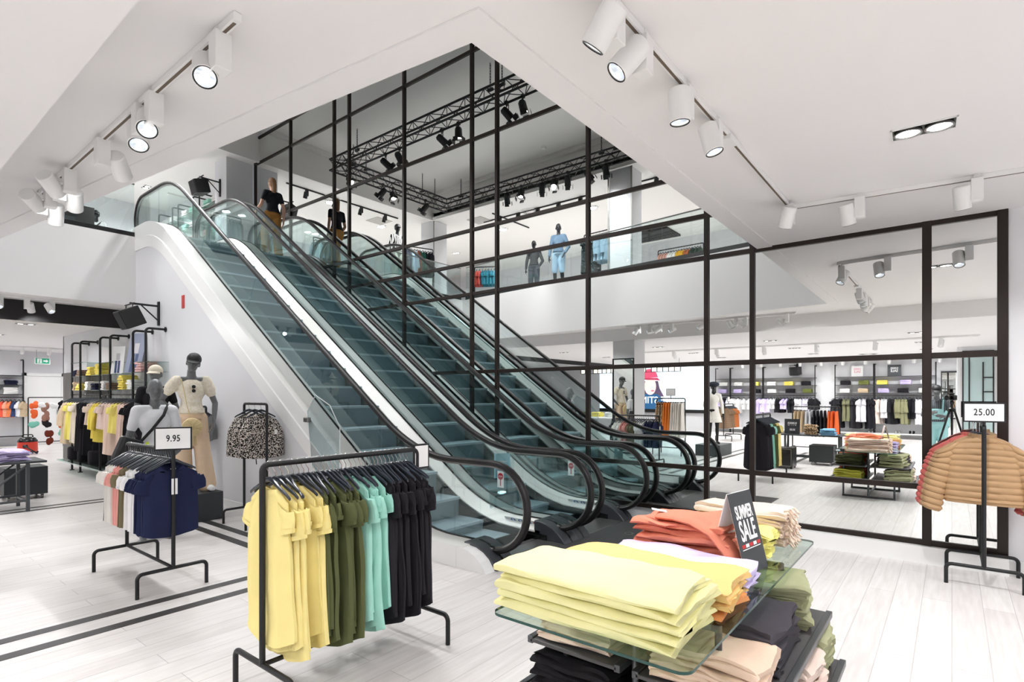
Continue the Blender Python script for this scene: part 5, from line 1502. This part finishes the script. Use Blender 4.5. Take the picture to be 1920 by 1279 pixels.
for a in (40,140,220,320): MB().ell((0.2*math.cos(R(a)),0.2*math.sin(R(a)),0.04),0.04).build('wheel',M_BOXBLK,vc)
# swimwear rack, rear shelf, exit sign far left
rack('clothes_rack','black rack of orange and teal swimwear in the far left shop',0.95,1.55,(3.96,21.75,0),R(6),fw=0.25)
bk=thing('swimwear_display','board of orange, teal and brown swimwear on the far left rack','display',(3.96,21.70,0),R(6)); r7=random.Random(4)
i=0
for cx_,cz_,c,ln in ((0.12,1.40,'#ea6a3a',0.2),(0.10,1.13,'#ea6a3a',0.22),(0.12,0.85,'#7fc2b0',0.2),(0.42,1.30,'#9d7667',0.5),(0.62,1.35,'#efefee',0.12),(0.83,1.38,'#1f1e22',0.25),(0.83,1.10,'#7fc2b0',0.2),(0.86,0.83,'#e87a44',0.24),(0.86,0.55,'#8cc9ba',0.16),(0.45,0.85,'#2a2528',0.2),(0.5,0.48,'#6b2f22',0.42),(0.30,1.38,'#f0efee',0.14)):
    m=MB()
    for k in range(7): m.ell((cx_+r7.uniform(-.07,.07),r7.uniform(-.03,.03),cz_-ln*0.4+r7.uniform(-.5,.5)*ln*0.8),(0.07,0.03,0.055+ln*0.12))
    blob(m,'swimwear',cloth(c),bk,0.014,2)
tube_bay('tube_shelf_unit','black tube shelf unit on the rear wall at the far left edge',0,0.0,0,0,0,0,[]) if False else None
t=thing('rear_shelf','black wall shelf with folded shirts at the far left edge','shelf unit',(3.0,23.6,0))
for x in (0.0,1.12): MB().tube(fillet([(x,0,2.75),(x,-0.32,2.75),(x,-0.32,0)],0.05,5),0.02,8).build('upright',M_BLACK,t)
for z in (2.25,1.95,1.65,0.32): MB().box(0,1.12,-0.34,-0.02,z-0.02,z).build('shelf_board',M_BLACK,t)
MB().tube([(0,-0.3,1.55),(1.12,-0.3,1.55)],0.014,8).build('hanging_bar',M_BLACK,t)
small_pile(3.85,23.42,1.951,wc['navy'],3,0.05,0.3,0.24,0,'navy and red shirts on the far left rear shelf','folded shirts at the far left',71)
small_pile(3.82,23.42,1.651,wc['white'],4,0.055,0.34,0.24,0,'white shirts on the far left rear shelf','folded shirts at the far left',72)
for k,(c,lb) in enumerate((('#e8604a','coral red top'),('#f0a98c','peach blouse'),('#ef8a5a','orange blouse'),('#38466b','navy top'),('#eceef2','white top'),('#cbb596','beige cardigan'))):
    hang('hanging_garment',lb+' on the far left rear rail','garment',shared(('far',c),lambda:top_mb(0.62,0.19,0.19,0.22,0.045,'short',0.09,seed=60+k),cloth(c)),(3.62+0.1*k,23.3,1.549),R(60),'garments on the far left rear rail')
ex=thing('exit_sign','green and white emergency exit sign hanging in the far left shop','exit sign',(4.44,22.5,2.60),R(10))
MB().box(-0.2,0.2,-0.015,0.015,0,0.2).build('sign_box',M_PAPER,ex)
EG=mat('exit_green','#1f9a78',rough=0.4,emit=0.06)
MB().box(-0.18,0.18,-0.018,-0.015,0.015,0.185).build('green_panel',EG,ex)
MB().box(-0.14,-0.02,-0.020,-0.018,0.03,0.17).build('door_symbol',M_PAPER,ex)
MB().add([(0.02,-0.0195,0.08),(0.09,-0.0195,0.08),(0.09,-0.0195,0.05),(0.15,-0.0195,0.10),(0.09,-0.0195,0.15),(0.09,-0.0195,0.12),(0.02,-0.0195,0.12)],[(0,1,2,3,4,5,6)]).build('arrow',M_PAPER,ex,smooth=False)
MB().cbox((-0.08,-0.0215,0.09),(0.02,0.002,0.06)).cbox((-0.075,-0.0215,0.135),(0.022,0.002,0.022)).cbox((-0.09,-0.0215,0.05),(0.05,0.002,0.016),ry=0.6).build('running_figure',EG,ex,smooth=False)
MB().tube([(-0.15,0,0.2),(-0.15,0,0.45)],0.005,5).tube([(0.15,0,0.2),(0.15,0,0.45)],0.005,5).build('hanger_rod',M_STEEL,ex)
# acrylic guard on the outer decking, notice stand between the machines
ag=thing('acrylic_guard','clear acrylic climb guard on the outer escalator decking','guard',(3.74,5.95,1.2))
zb=ramp(5.95)+DK-1.2
gp=[(-0.45,-0.75),(0.12,-0.45),(0.22,0.22),(0.05,0.42),(-0.25,0.30),(-0.45,0.05)]
MB().prism_yz(gp,-0.005,0.005).build('plate',M_ACRYL,ag,smooth=False)
MB().tube([(0,a,b) for a,b in gp],0.006,6,closed=True).build('edge',mat('acrylic_edge','#dfe8ea',rough=0.2),ag)
MB().cbox((-0.02,0.2,0.12),(0.05,0.10,0.06)).build('bracket',M_STEEL,ag,bevel=0.01)
ns=thing('notice_stand','clear acrylic stand with a pale blue notice between the escalators','sign',(5.235,4.32,0.205),R(-38))
MB().box(-0.15,0.15,-0.003,0.003,0,0.74).build('acrylic_sheet',M_ACRYL,ns,smooth=False)
MB().cbox((0,0.09,0.30),(0.3,0.006,0.62),rx=R(-16)).build('back_leg',M_ACRYL,ns,smooth=False)
nb=MB().box(-0.10,0.10,-0.006,-0.004,0.40,0.70).build('notice',mat('notice_blue','#a9dcea',rough=0.5),ns,smooth=False)
for k in range(4): MB().box(-0.07,0.05+0.01*(k%2),-0.0075,-0.006,0.46+0.045*k,0.472+0.045*k).build('notice_line',M_PAPER,nb,smooth=False)

# ================================================================ seen in the mirror: rear of the store
XW=-11.78
ys_up=[]
for px in (1341,1369,1431,1463,1529,1564.5,1639,1678,1756):
    r_=(px-960)/1037; ys_up.append((13.4-XW-0.3)*(math.sin(R(ANG))-math.cos(R(ANG))*r_)/(math.sin(R(ANG))*r_+math.cos(R(ANG))))
ys_up=[round(y,2) for y in ys_up]
bays=[(ys_up[1],ys_up[0]),(ys_up[2],ys_up[1]),(ys_up[4],ys_up[2]),(ys_up[6],ys_up[5]),(ys_up[8],ys_up[6])]
bw=['leftmost','second','third','fourth','rightmost']
for i,(a,b) in enumerate(bays):
    L=b-a
    t=thing('wall_shelf_unit',bw[i]+' black shelf bay of the rear wall, seen in the mirror','shelf unit',(XW,a,0),0,'rear wall shelf bays')
    for y in (0.02,L-0.02): MB().tube([(0.30,y,0.0),(0.30,y,2.80),(0.0,y,2.80)],0.02,8).build('upright',M_BLACK,t)
    for z in (2.33,2.02,1.71): MB().box(0.0,0.32,0,L,z-0.012,z).build('shelf_board',mat('shelf_black','#26282a',rough=0.4),t,smooth=False)
    MB().tube([(0.26,0,1.60),(0.26,L,1.60)],0.014,8).build('hanging_bar',M_BLACK,t)
    MB().box(0.0,0.40,0,L,0.16,0.20).build('plinth_shelf',M_WHITE,t,smooth=False)
GR='folded clothes on the rear wall shelves'
r8=random.Random(21); cyc=['white','lilac','yellow','white','black','lilac','black','yellow','white','olive','black','white','olive','black','beige','white']
k=0
for bi,(a,b) in enumerate(bays):
    for z in (2.021,1.711):
        n=max(1,int((b-a)/0.62))
        for j in range(n):
            c=cyc[k%len(cyc)]; k+=1
            y=a+(b-a)*(j+0.5)/n+r8.uniform(-.05,.05)
            small_pile(XW+0.16,y,z,wc[c],3,0.055,0.24,0.34,0,'%s clothes, %s stack, %s shelf, %s rear bay'%(c,ORD[n-1-j],'upper' if z>2 else 'lower',bw[bi]),GR,100+k%5)
GW='clothes on the rear wall rails'
cols=[['#efeef1','#cdbfe8','#232226','#efeef1'],['#f1f0f0','#f1f0f0','#cdbfe8'],['#d9cdf0','#efeef1','#222125','#cdbfe8','#1f1e22','#efeef1','#e6dff0','#222125'],['#29282c','#77775c','#2c2b30','#e9e8ec','#222126'],['#e7d6cc','#e9e8ec','#2a292d','#8c8b6b','#8c8b6b','#222126','#e9e8ec','#eae9ee','#3a3a3c']]
cname={'#efeef1':'white','#cdbfe8':'lilac','#232226':'black','#f1f0f0':'white','#d9cdf0':'pale lilac','#222125':'black','#1f1e22':'black','#e6dff0':'lavender','#29282c':'charcoal','#77775c':'olive','#2c2b30':'charcoal','#e9e8ec':'white','#222126':'black','#e7d6cc':'blush','#2a292d':'black','#8c8b6b':'khaki green','#eae9ee':'white','#3a3a3c':'dark patterned'}
for bi,(a,b) in enumerate(bays):
    n=len(cols[bi])*2
    for j in range(n):
        c=cols[bi][j//2]; y=b-(b-a)*(j+0.5)/n
        L=(0.62,0.75,0.7,1.25,1.05)[bi]*(1 if j%4<2 else 0.8); v=j%2
        me=shared(('rear',c,L,v),lambda:top_mb(L,0.19,0.2,0.24,0.055,'short' if bi!=4 else 'long',0.09,seed=j,folds=3.0,slv_len=0.16 if bi!=4 else 0.45,rows=12),cloth(c))
        hang('hanging_garment','%s %s garment, %s along the rail of the %s rear bay'%('left' if j%2==0 else 'right',cname[c],ORD[j//2],bw[bi]),'garment',me,(XW+0.26,y,1.599),R(90)*0+r8.uniform(-.35,.35)+(R(60) if j%5==0 else 0),GW)
for j in range(5):
    y=bays[4][0]+0.3+0.42*j
    for s_ in (-1,1):
        m=MB().cap2((0,0,0.04),0.038,(0.16,0,0.032),0.034); m.cap2((0,0,0.05),0.04,(0.03,0,0.075),0.036); m.v=[(x,y_,max(0.0,z)) for x,y_,z in m.v]
        o=tag(blob(m,'shoe',cloth('#2a2a2d' if j%2 else '#c9c6c4'),None,0.012,2),'%s shoe of the %s pair on the low rear shelf, seen in the mirror'%('left' if s_<0 else 'right',ORD[j]),'shoe','shoes on the low rear shelf'); o.location=(XW+0.12,y+0.055*s_,0.201)
def sale_board(loc,rz,label,w,h,txt=True,m=None,ink=None):
    t=card('sale_sign',label,loc,rz,w,h,m or M_DGREY,0.05,'sign')
    if txt:
        text('SUMMER',h*0.2,ink or M_PAPER,t,(0,-0.0055,h*0.70),(R(90),0,0),sx=0.75,bold=0.003); text('SALE',h*0.32,ink or M_PAPER,t,(0,-0.0055,h*0.46),(R(90),0,0),sx=0.8,bold=0.004)
    return t
sale_board((XW+0.2,bays[4][0]+1.25,2.331),R(90),'black SUMMER SALE board on the top rear shelf, seen in the mirror',0.42,0.42)
sale_board((XW+0.2,bays[3][1]-0.75,2.331),R(90),'pale SALE board on the top rear shelf, seen in the mirror',0.38,0.42,True,M_PAPER,mat('pale_pink_print','#e0a9b4',rough=0.6))
# LED wall with the picture of a woman in a pink cap
sy0,sy1,sz0,sz1=8.7,14.2,0.95,2.95
ld=thing('led_wall','large bright screen of a person in a pink cap, seen in the mirror','screen',(XW,sy0,sz0))
SCR=mat('screen_white','#e4f2fb',rough=0.4,emit=1.0)
MB().box(0,0.06,0,sy1-sy0,0,sz1-sz0).build('screen_panel',SCR,ld,smooth=False)
MB().box(0,0.10,0,sy1-sy0,-0.16,0.0).build('screen_base',M_DARKBEAM,ld,smooth=False)
def flat_yz(pts,x,nm_,m):
    MB().add([(x,y,z) for y,z in pts],[tuple(range(len(pts)))]).build(nm_,m,ld,smooth=False)
def ellpts(cy_,cz,ry,rz_,a0=0,a1=360,n=28): return [(cy_+ry*math.cos(R(a0+(a1-a0)*i/n)),cz+rz_*math.sin(R(a0+(a1-a0)*i/n))) for i in range(n)]
E_=lambda n_,c: mat('screen_'+n_,c,rough=0.4,emit=0.8)
cy0=2.75
flat_yz([(cy0-0.75,0.55),(cy0-0.5,1.0),(cy0-0.42,1.35),(cy0+0.45,1.35),(cy0+0.55,0.9),(cy0+0.85,0.75),(cy0+0.7,0.4)],0.0625,'picture_hair',E_('hair','#54465c'))
flat_yz([(cy0-0.85,0.0),(cy0-0.8,0.35),(cy0-0.4,0.72),(cy0+0.3,0.72),(cy0+0.9,0.45),(cy0+1.05,0.0)],0.064,'picture_jacket',E_('jacket','#27567f'))
flat_yz(ellpts(cy0-0.02,1.10,0.30,0.42),0.0655,'picture_face',E_('face','#eecfc9'))
flat_yz(ellpts(cy0+0.02,1.48,0.43,0.46,0,181),0.067,'picture_cap',E_('cap','#e0506e'))
flat_yz([(cy0-0.55,1.36),(cy0-0.40,1.50),(cy0+0.35,1.50),(cy0+0.38,1.42),(cy0-0.2,1.40)],0.068,'picture_brim',E_('brim','#b03b58'))
flat_yz(ellpts(cy0-0.14,0.88,0.09,0.035),0.067,'picture_lips',E_('lips','#d4657a'))
text('IE STIN',0.46,E_('letters','#f4fafd'),ld,(0.070,2.55,0.42),(R(90),0,R(90)),bold=0.004,name='screen_lettering',sx=0.95)
# hanging lamp frames
for j,(ya,yb) in enumerate(((7.9,9.75),(10.6,12.2))):
    t=thing('hanging_lamp_frame',('right','left')[j]+' black hanging frame of small lit squares, seen in the mirror','lamp',(-6.6,ya,2.5))
    MB().box(-0.02,0.02,0,yb-ya,0.17,0.19).box(-0.02,0.02,0,yb-ya,0,0.02).build('frame_bar',M_BLACK,t)
    n=8
    for k2 in range(n+1): MB().box(-0.02,0.02,(yb-ya)*k2/n-0.01,(yb-ya)*k2/n+0.01,0.02,0.17).build('divider',M_BLACK,t)
    for k2 in range(n):
        if k2%3!=2: MB().box(-0.015,0.015,(yb-ya)*k2/n+0.03,(yb-ya)*(k2+1)/n-0.03,0.03,0.16).build('lit_square',mat('lamp_square',(1,0.93,0.75,1),emit=1.6),t)
    for y in (0.05,yb-ya-0.05): MB().tube([(0,y,0.19),(0,y,0.5)],0.006,5).build('suspension_rod',M_BLACK,t)
# framed mirror on the lower column, standing mirror, framed glass panel
fm=thing('framed_mirror','black framed mirror on the white column, seen in the mirror wall','mirror',(0.70,6.2,0.15))
MB().box(0,0.012,0.03,0.57,0.03,2.37).build('glass',M_MIRROR,fm,smooth=False)
MB().box(0,0.03,0,0.03,0,2.4).box(0,0.03,0.57,0.6,0,2.4).box(0,0.03,0.03,0.57,0,0.03).box(0,0.03,0.03,0.57,2.37,2.4).build('frame',M_BLACK,fm,smooth=False)
fm=thing('standing_mirror','tall black framed mirror at the rear wall, seen in the mirror wall','mirror',(XW,-0.22,0.0))
MB().box(0.02,0.04,0.03,0.50,0.05,2.42).build('glass',M_MIRROR,fm,smooth=False)
MB().box(0.0,0.06,0,0.03,0,2.48).box(0.0,0.06,0.50,0.53,0,2.48).box(0,0.06,0.03,0.50,0,0.04).box(0,0.06,0.03,0.50,2.43,2.48).build('frame',M_BLACK,fm,smooth=False)
gp_=thing('framed_glass_panel','black framed pale glass panel on the rear pilaster, seen in the mirror','panel',(-7.0,-0.92,0.0))
MB().box(0.0,0.02,0.03,0.66,0.03,2.85).build('pale_glass',mat('pale_green_glass','#b9cfcf',rough=0.1),gp_,smooth=False)
for y in (0.0,0.52,0.66): MB().box(0.0,0.04,y,y+0.03,0,2.88).build('frame_post',M_BLACK,gp_)
MB().box(0,0.04,0,0.69,2.85,2.88).build('frame_top',M_BLACK,gp_)
for z in (0.9,1.3,1.7,2.1): MB().box(0.02,0.045,0.03,0.22,z,z+0.03).build('ladder_rung',M_BLACK,gp_)
MB().box(0.02,0.045,0.22,0.25,0,2.55).build('ladder_post',M_BLACK,gp_)
# racks and tables behind the camera
def filled_rack(label,L,H,loc,rz,garms,group,sign=None,kind='dress'):
    t=rack('clothes_rack',label,L,H,loc,rz,fw=0.28)
    if sign is not None: price_sign(t,sign,(L/2,0,H+0.17),R(0),0.26,0.19,stem=0.07,size=0.07)
    n=len(garms); c_,s__=math.cos(rz),math.sin(rz)
    cnt_={}
    for j,(lb,c,ln,kd) in enumerate(garms):
        u=L*(j+0.5)/n*0.94+0.03*L
        mm=c if not isinstance(c,str) else cloth(c)
        if kd=='skirt': me=shared(('sk',mm.name,ln,j%2),lambda:skirt_mb(ln,seed=j),mm)
        else: me=shared(('fr',mm.name,ln,kd,j%2),lambda:top_mb(ln,0.19,0.2,0.24,0.04,None if kd=='plain' else kd,0.09,seed=j,folds=2.6,slv_len=0.5 if kd=='long' else 0.16,rows=12),mm)
        cnt_[lb]=cnt_.get(lb,0)+1
        hang('hanging_skirt' if kd=='skirt' else 'hanging_garment','%s %s'%(ORD[cnt_[lb]-1],lb),'skirt' if kd=='skirt' else 'garment',me,(loc[0]+u*c_,loc[1]+u*s__,loc[2]+H-0.001),rz+R(90)+r8.uniform(-.12,.12),group,clip=(kd=='skirt'))
    return t
LEOP=pattern('leopard_print','#3a2b22','#c9ab88',30,0.45,'noise',0.05)
filled_rack('black rack of leopard, orange and white skirts with a price sign, seen in the mirror',0.80,1.53,(-1.1,5.6,0),R(90),
  [('white skirt on the mirrored price sign rack','#efeae2',1.05,'skirt')]*5+[('orange skirt on the mirrored price sign rack','#e98a3c',1.05,'skirt')]*3+[('leopard skirt on the mirrored price sign rack',LEOP,1.05,'skirt')]*3,'skirts on the price sign rack','')
PLAID=pattern('plaid_brown','#6a5443','#8d7660',9,0.5,'band',0.2)
filled_rack('black rack of brown plaid and rust shirts, seen far back in the mirror',1.1,1.30,(-7.6,6.3,0),0,
  [('rust shirt on the mirrored plaid shirt rack','#b46a3c',0.85,'short')]*5+[('brown plaid shirt on the mirrored rack',PLAID,0.85,'short')]*5,'shirts on the plaid rack','')
filled_rack('long black rack of skirts behind the mirrored table',1.15,1.30,(-3.6,2.34,0),R(90),
  [('orange pleated skirt on the long mirrored rack','#e26a38',0.75,'skirt')]*3+[('black skirt on the long mirrored rack','#232226',0.8,'skirt')]*4+[('pale grey skirt on the long mirrored rack','#c9c9cc',0.8,'skirt')]*2+[('beige skirt on the long mirrored rack','#b9a283',0.7,'skirt')]*3,'skirts on the long rack')
wt=work_table('dark work table with sale signs behind the camera, seen in the mirror',(-1.9,2.0,0),0,0.72,1.25,0.68)
caster_box('black drawer box on casters under the mirrored table',-1.45,-0.95,2.1,2.6,0.46)
tb2=thing('box_stool','black box stool with pale frame, seen in the mirror',  'stool',(-0.25,2.72,0))
MB().box(0,0.42,0,0.4,0.04,0.46).build('body',M_BOXBLK,tb2,bevel=0.004)
MB().box(0.42,0.424,0.02,0.03,0.06,0.44).box(0.42,0.424,0.37,0.38,0.06,0.44).box(0.42,0.424,0.02,0.38,0.43,0.44).box(0.42,0.424,0.02,0.38,0.06,0.07).build('pale_line',M_STEEL,tb2,smooth=False)
for x in (0.03,0.39):
    for y in (0.03,0.37): MB().box(x-0.015,x+0.015,y-0.015,y+0.015,0,0.04).build('foot',M_BLACK,tb2)
sale_board((-1.40,3.05,0.681),R(90),'black SUMMER SALE board on the table behind the camera',0.34,0.36)
pb=card('price_board','black price board reading 30.00 on the table behind the camera',(-1.30,3.02,0.681),R(90),0.30,0.2,M_DGREY,0.05,'sign'); text('30.00',0.07,M_PAPER,pb,(0,-0.0055,0.1),(R(90),0,0),sx=0.8,bold=0.001)
pile([(LEOP,0.06)]*4,(-1.4,2.62,0.68),0,'clothes on the table behind the camera','folded clothes',lambda i,k_:'%s leopard print top on the mirrored table'%pos_word(i,k_),'folded_clothing',w=0.25,d=0.26,seed=51,layers=2,wav=0.01)
pile([(cloth('#7fb0d2'),0.05)]*3,(-1.4,2.26,0.68),0,'clothes on the table behind the camera','folded clothes',lambda i,k_:'%s light blue top on the mirrored table'%pos_word(i,k_),'folded_clothing',w=0.28,d=0.30,seed=52,layers=2,wav=0.01)
lu=thing('low_shelf_table','pale display table with folded tops behind the escalators in the mirror','table',(-4.2,9.0,0))
MB().box(0,0.8,0,2.2,0.82,0.86).box(0,0.8,0,2.2,0.40,0.43).build('shelf_board',M_WHITE,lu)
for x in (0.03,0.77):
    for y in (0.03,2.17): MB().box(x-0.02,x+0.02,y-0.02,y+0.02,0,0.82).build('leg',M_BLACK,lu)
for j in range(4): small_pile(-3.8,9.3+0.5*j,0.861,wc[['white','yellow','olive','white'][j]],4,0.04,0.3,0.34,0,'%s tops, %s stack on the mirrored low table'%(['white','yellow','olive','cream'][j],ORD[j]),'folded clothes on the mirrored low table',200+j)
# ---- the photographer's camera on its tripod
tp=thing('camera_tripod','black camera on a tripod facing the mirror wall','camera',(-0.22,0.0,0))
for a in (60,180,300): MB().tube([(0.04*math.cos(R(a)),0.04*math.sin(R(a)),1.34),(0.24*math.cos(R(a)),0.24*math.sin(R(a)),0.66),(0.42*math.cos(R(a)),0.42*math.sin(R(a)),0.0)],[0.019,0.017,0.012],8).build('leg',M_BOXBLK,tp)
MB().tube([(0,0,0.95),(0,0,1.44)],0.02,10).build('centre_column',M_BOXBLK,tp)
MB().lathe([(0.0,1.30),(0.06,1.30),(0.06,1.36),(0.03,1.38),(0.0,1.38)],(0,0,0),16,False).ell((0,0,1.475),0.04).build('tripod_head',M_BOXBLK,tp)
cb=MB().box(-0.04,0.04,-0.075,0.075,1.52,1.62).box(-0.03,0.035,-0.035,0.035,1.62,1.665).build('camera_body',M_BOXBLK,tp,bevel=0.012); cb.rotation_euler=(0,0,R(ANG))
ln=MB().lathe([(0.0,0.04),(0.036,0.04),(0.04,0.10),(0.045,0.13),(0.040,0.13),(0.03,0.115),(0.0,0.112)],(0,0,0),20,False); ln.xf(Matrix.Rotation(R(ANG),4,'Z') @ Matrix.Translation((0,0,1.57)) @ Matrix.Rotation(R(90),4,'Y')); ln.build('lens',M_BOXBLK,tp)
# ================================================================ upper floor racks and shelves
def yl(n,c,l,k): return [(n,c,l,k)]
filled_rack('black rack of dark jackets behind the upper glass railing, seen in the mirror',0.95,1.50,(1.55,12.55,ZU+0.011),R(20),
  yl('black jacket on the far upper rack','#26272b',0.85,'long')*3+yl('green jacket on the far upper rack','#2f6a5c',0.85,'long')*2+yl('rust jacket on the far upper rack','#a05a44',0.85,'long')+yl('pale denim shirt on the far upper rack','#b7c8d6',0.85,'long')*2+yl('grey coat on the far upper rack','#4d5159',1.0,'long')*2,'jackets on the far upper rack')
filled_rack('black rack of patterned tops beside the upper mannequins, seen in the mirror',0.9,1.45,(0.2,7.1,ZU+0.011),R(95),
  yl('pale blue shirt on the upper rack by the column','#8fa9b9',0.85,'long')*4+yl('dark floral dress on the upper rack by the column',pattern('dark_floral','#1c2326','#5d7176',26,0.6,'noise',0.03),1.1,'short')*4,'tops on the upper rack by the column')
filled_rack('black rack of colourful tops right of the upper column, seen in the mirror',1.4,1.40,(-2.5,5.6,ZU+0.011),R(92),
  yl('dark green top on the upper colourful rack','#3d4a42',0.75,'long')*4+yl('rust top on the upper colourful rack','#b5663d',0.75,'long')*2+yl('mustard top on the upper colourful rack','#eab52e',0.75,'long')*3+yl('white top on the upper colourful rack','#efece8',0.75,'long')*3+yl('dusty pink top on the upper colourful rack','#d3a295',0.75,'long')*4,'tops on the upper colourful rack')
filled_rack('black rack of teal and coral tops at the upper column foot, seen in the mirror',0.7,1.05,(0.1,11.2,ZU+0.011),R(60),
  yl('teal top on the low upper rack','#3f8ba0',0.6,'short')*5+yl('coral top on the low upper rack','#e8655c',0.6,'short')*2,'tops on the low upper rack')
for i,(a,b) in enumerate(((14.7,15.7),(16.1,17.1),(17.5,18.5))):
    tube_bay('tube_shelf_unit',['nearest','middle','farthest'][i]+' tube shelf unit of the upper floor behind the escalator top',a,b,6.73,6.35,2.4,ZU+0.011,[(2.0,0,b-a),(1.6,0,b-a),(1.2,0,b-a),(0.8,0,b-a)],group='upper tube shelf units')
    for z,c in ((2.0,'white'),(1.6,'white'),(1.2,'pink'),(0.8,'white')):
        for j in range(2):
            mm=cloth('#a8dccb') if (i+j+int(z*10))%3==0 else wc[c]
            small_pile(6.55,a+0.25+0.5*j,ZU+0.012+z,mm,4,0.05,0.28,0.3,0,'clothes, %s stack, %s shelf, %s upper tube unit'%(('left','right')[j],{2.0:'top',1.6:'second',1.2:'third',0.8:'low'}[z],['nearest','middle','farthest'][i]),'folded clothes on the upper tube shelves',300+i*10+j)
ct=tag(MB().box(2.95,3.66,14.2,14.5,ZU+0.011,ZU+0.98).build('counter',M_DARKBEAM,bevel=0.006),'dark counter beyond the far upper glass railing at the left','counter')
filled_rack('tall black rack of dark sweatshirts on the upper floor at the left',0.8,1.95,(2.95,15.6,ZU+0.011),R(0),
  yl('olive sweatshirt on the tall upper rack','#4b4c3a',0.7,'long')*3+yl('black sweatshirt on the tall upper rack','#26272a',0.7,'long')*3+yl('grey blue shirt on the tall upper rack','#8fa0a6',0.7,'long')*2,'sweatshirts on the tall upper rack')
tag(MB().box(-5.6,-4.4,7.5,10.5,7.24,7.299).build('ceiling_panel',M_DARKBEAM),'black rectangular panel in the upper ceiling, seen in the mirror','ceiling panel')
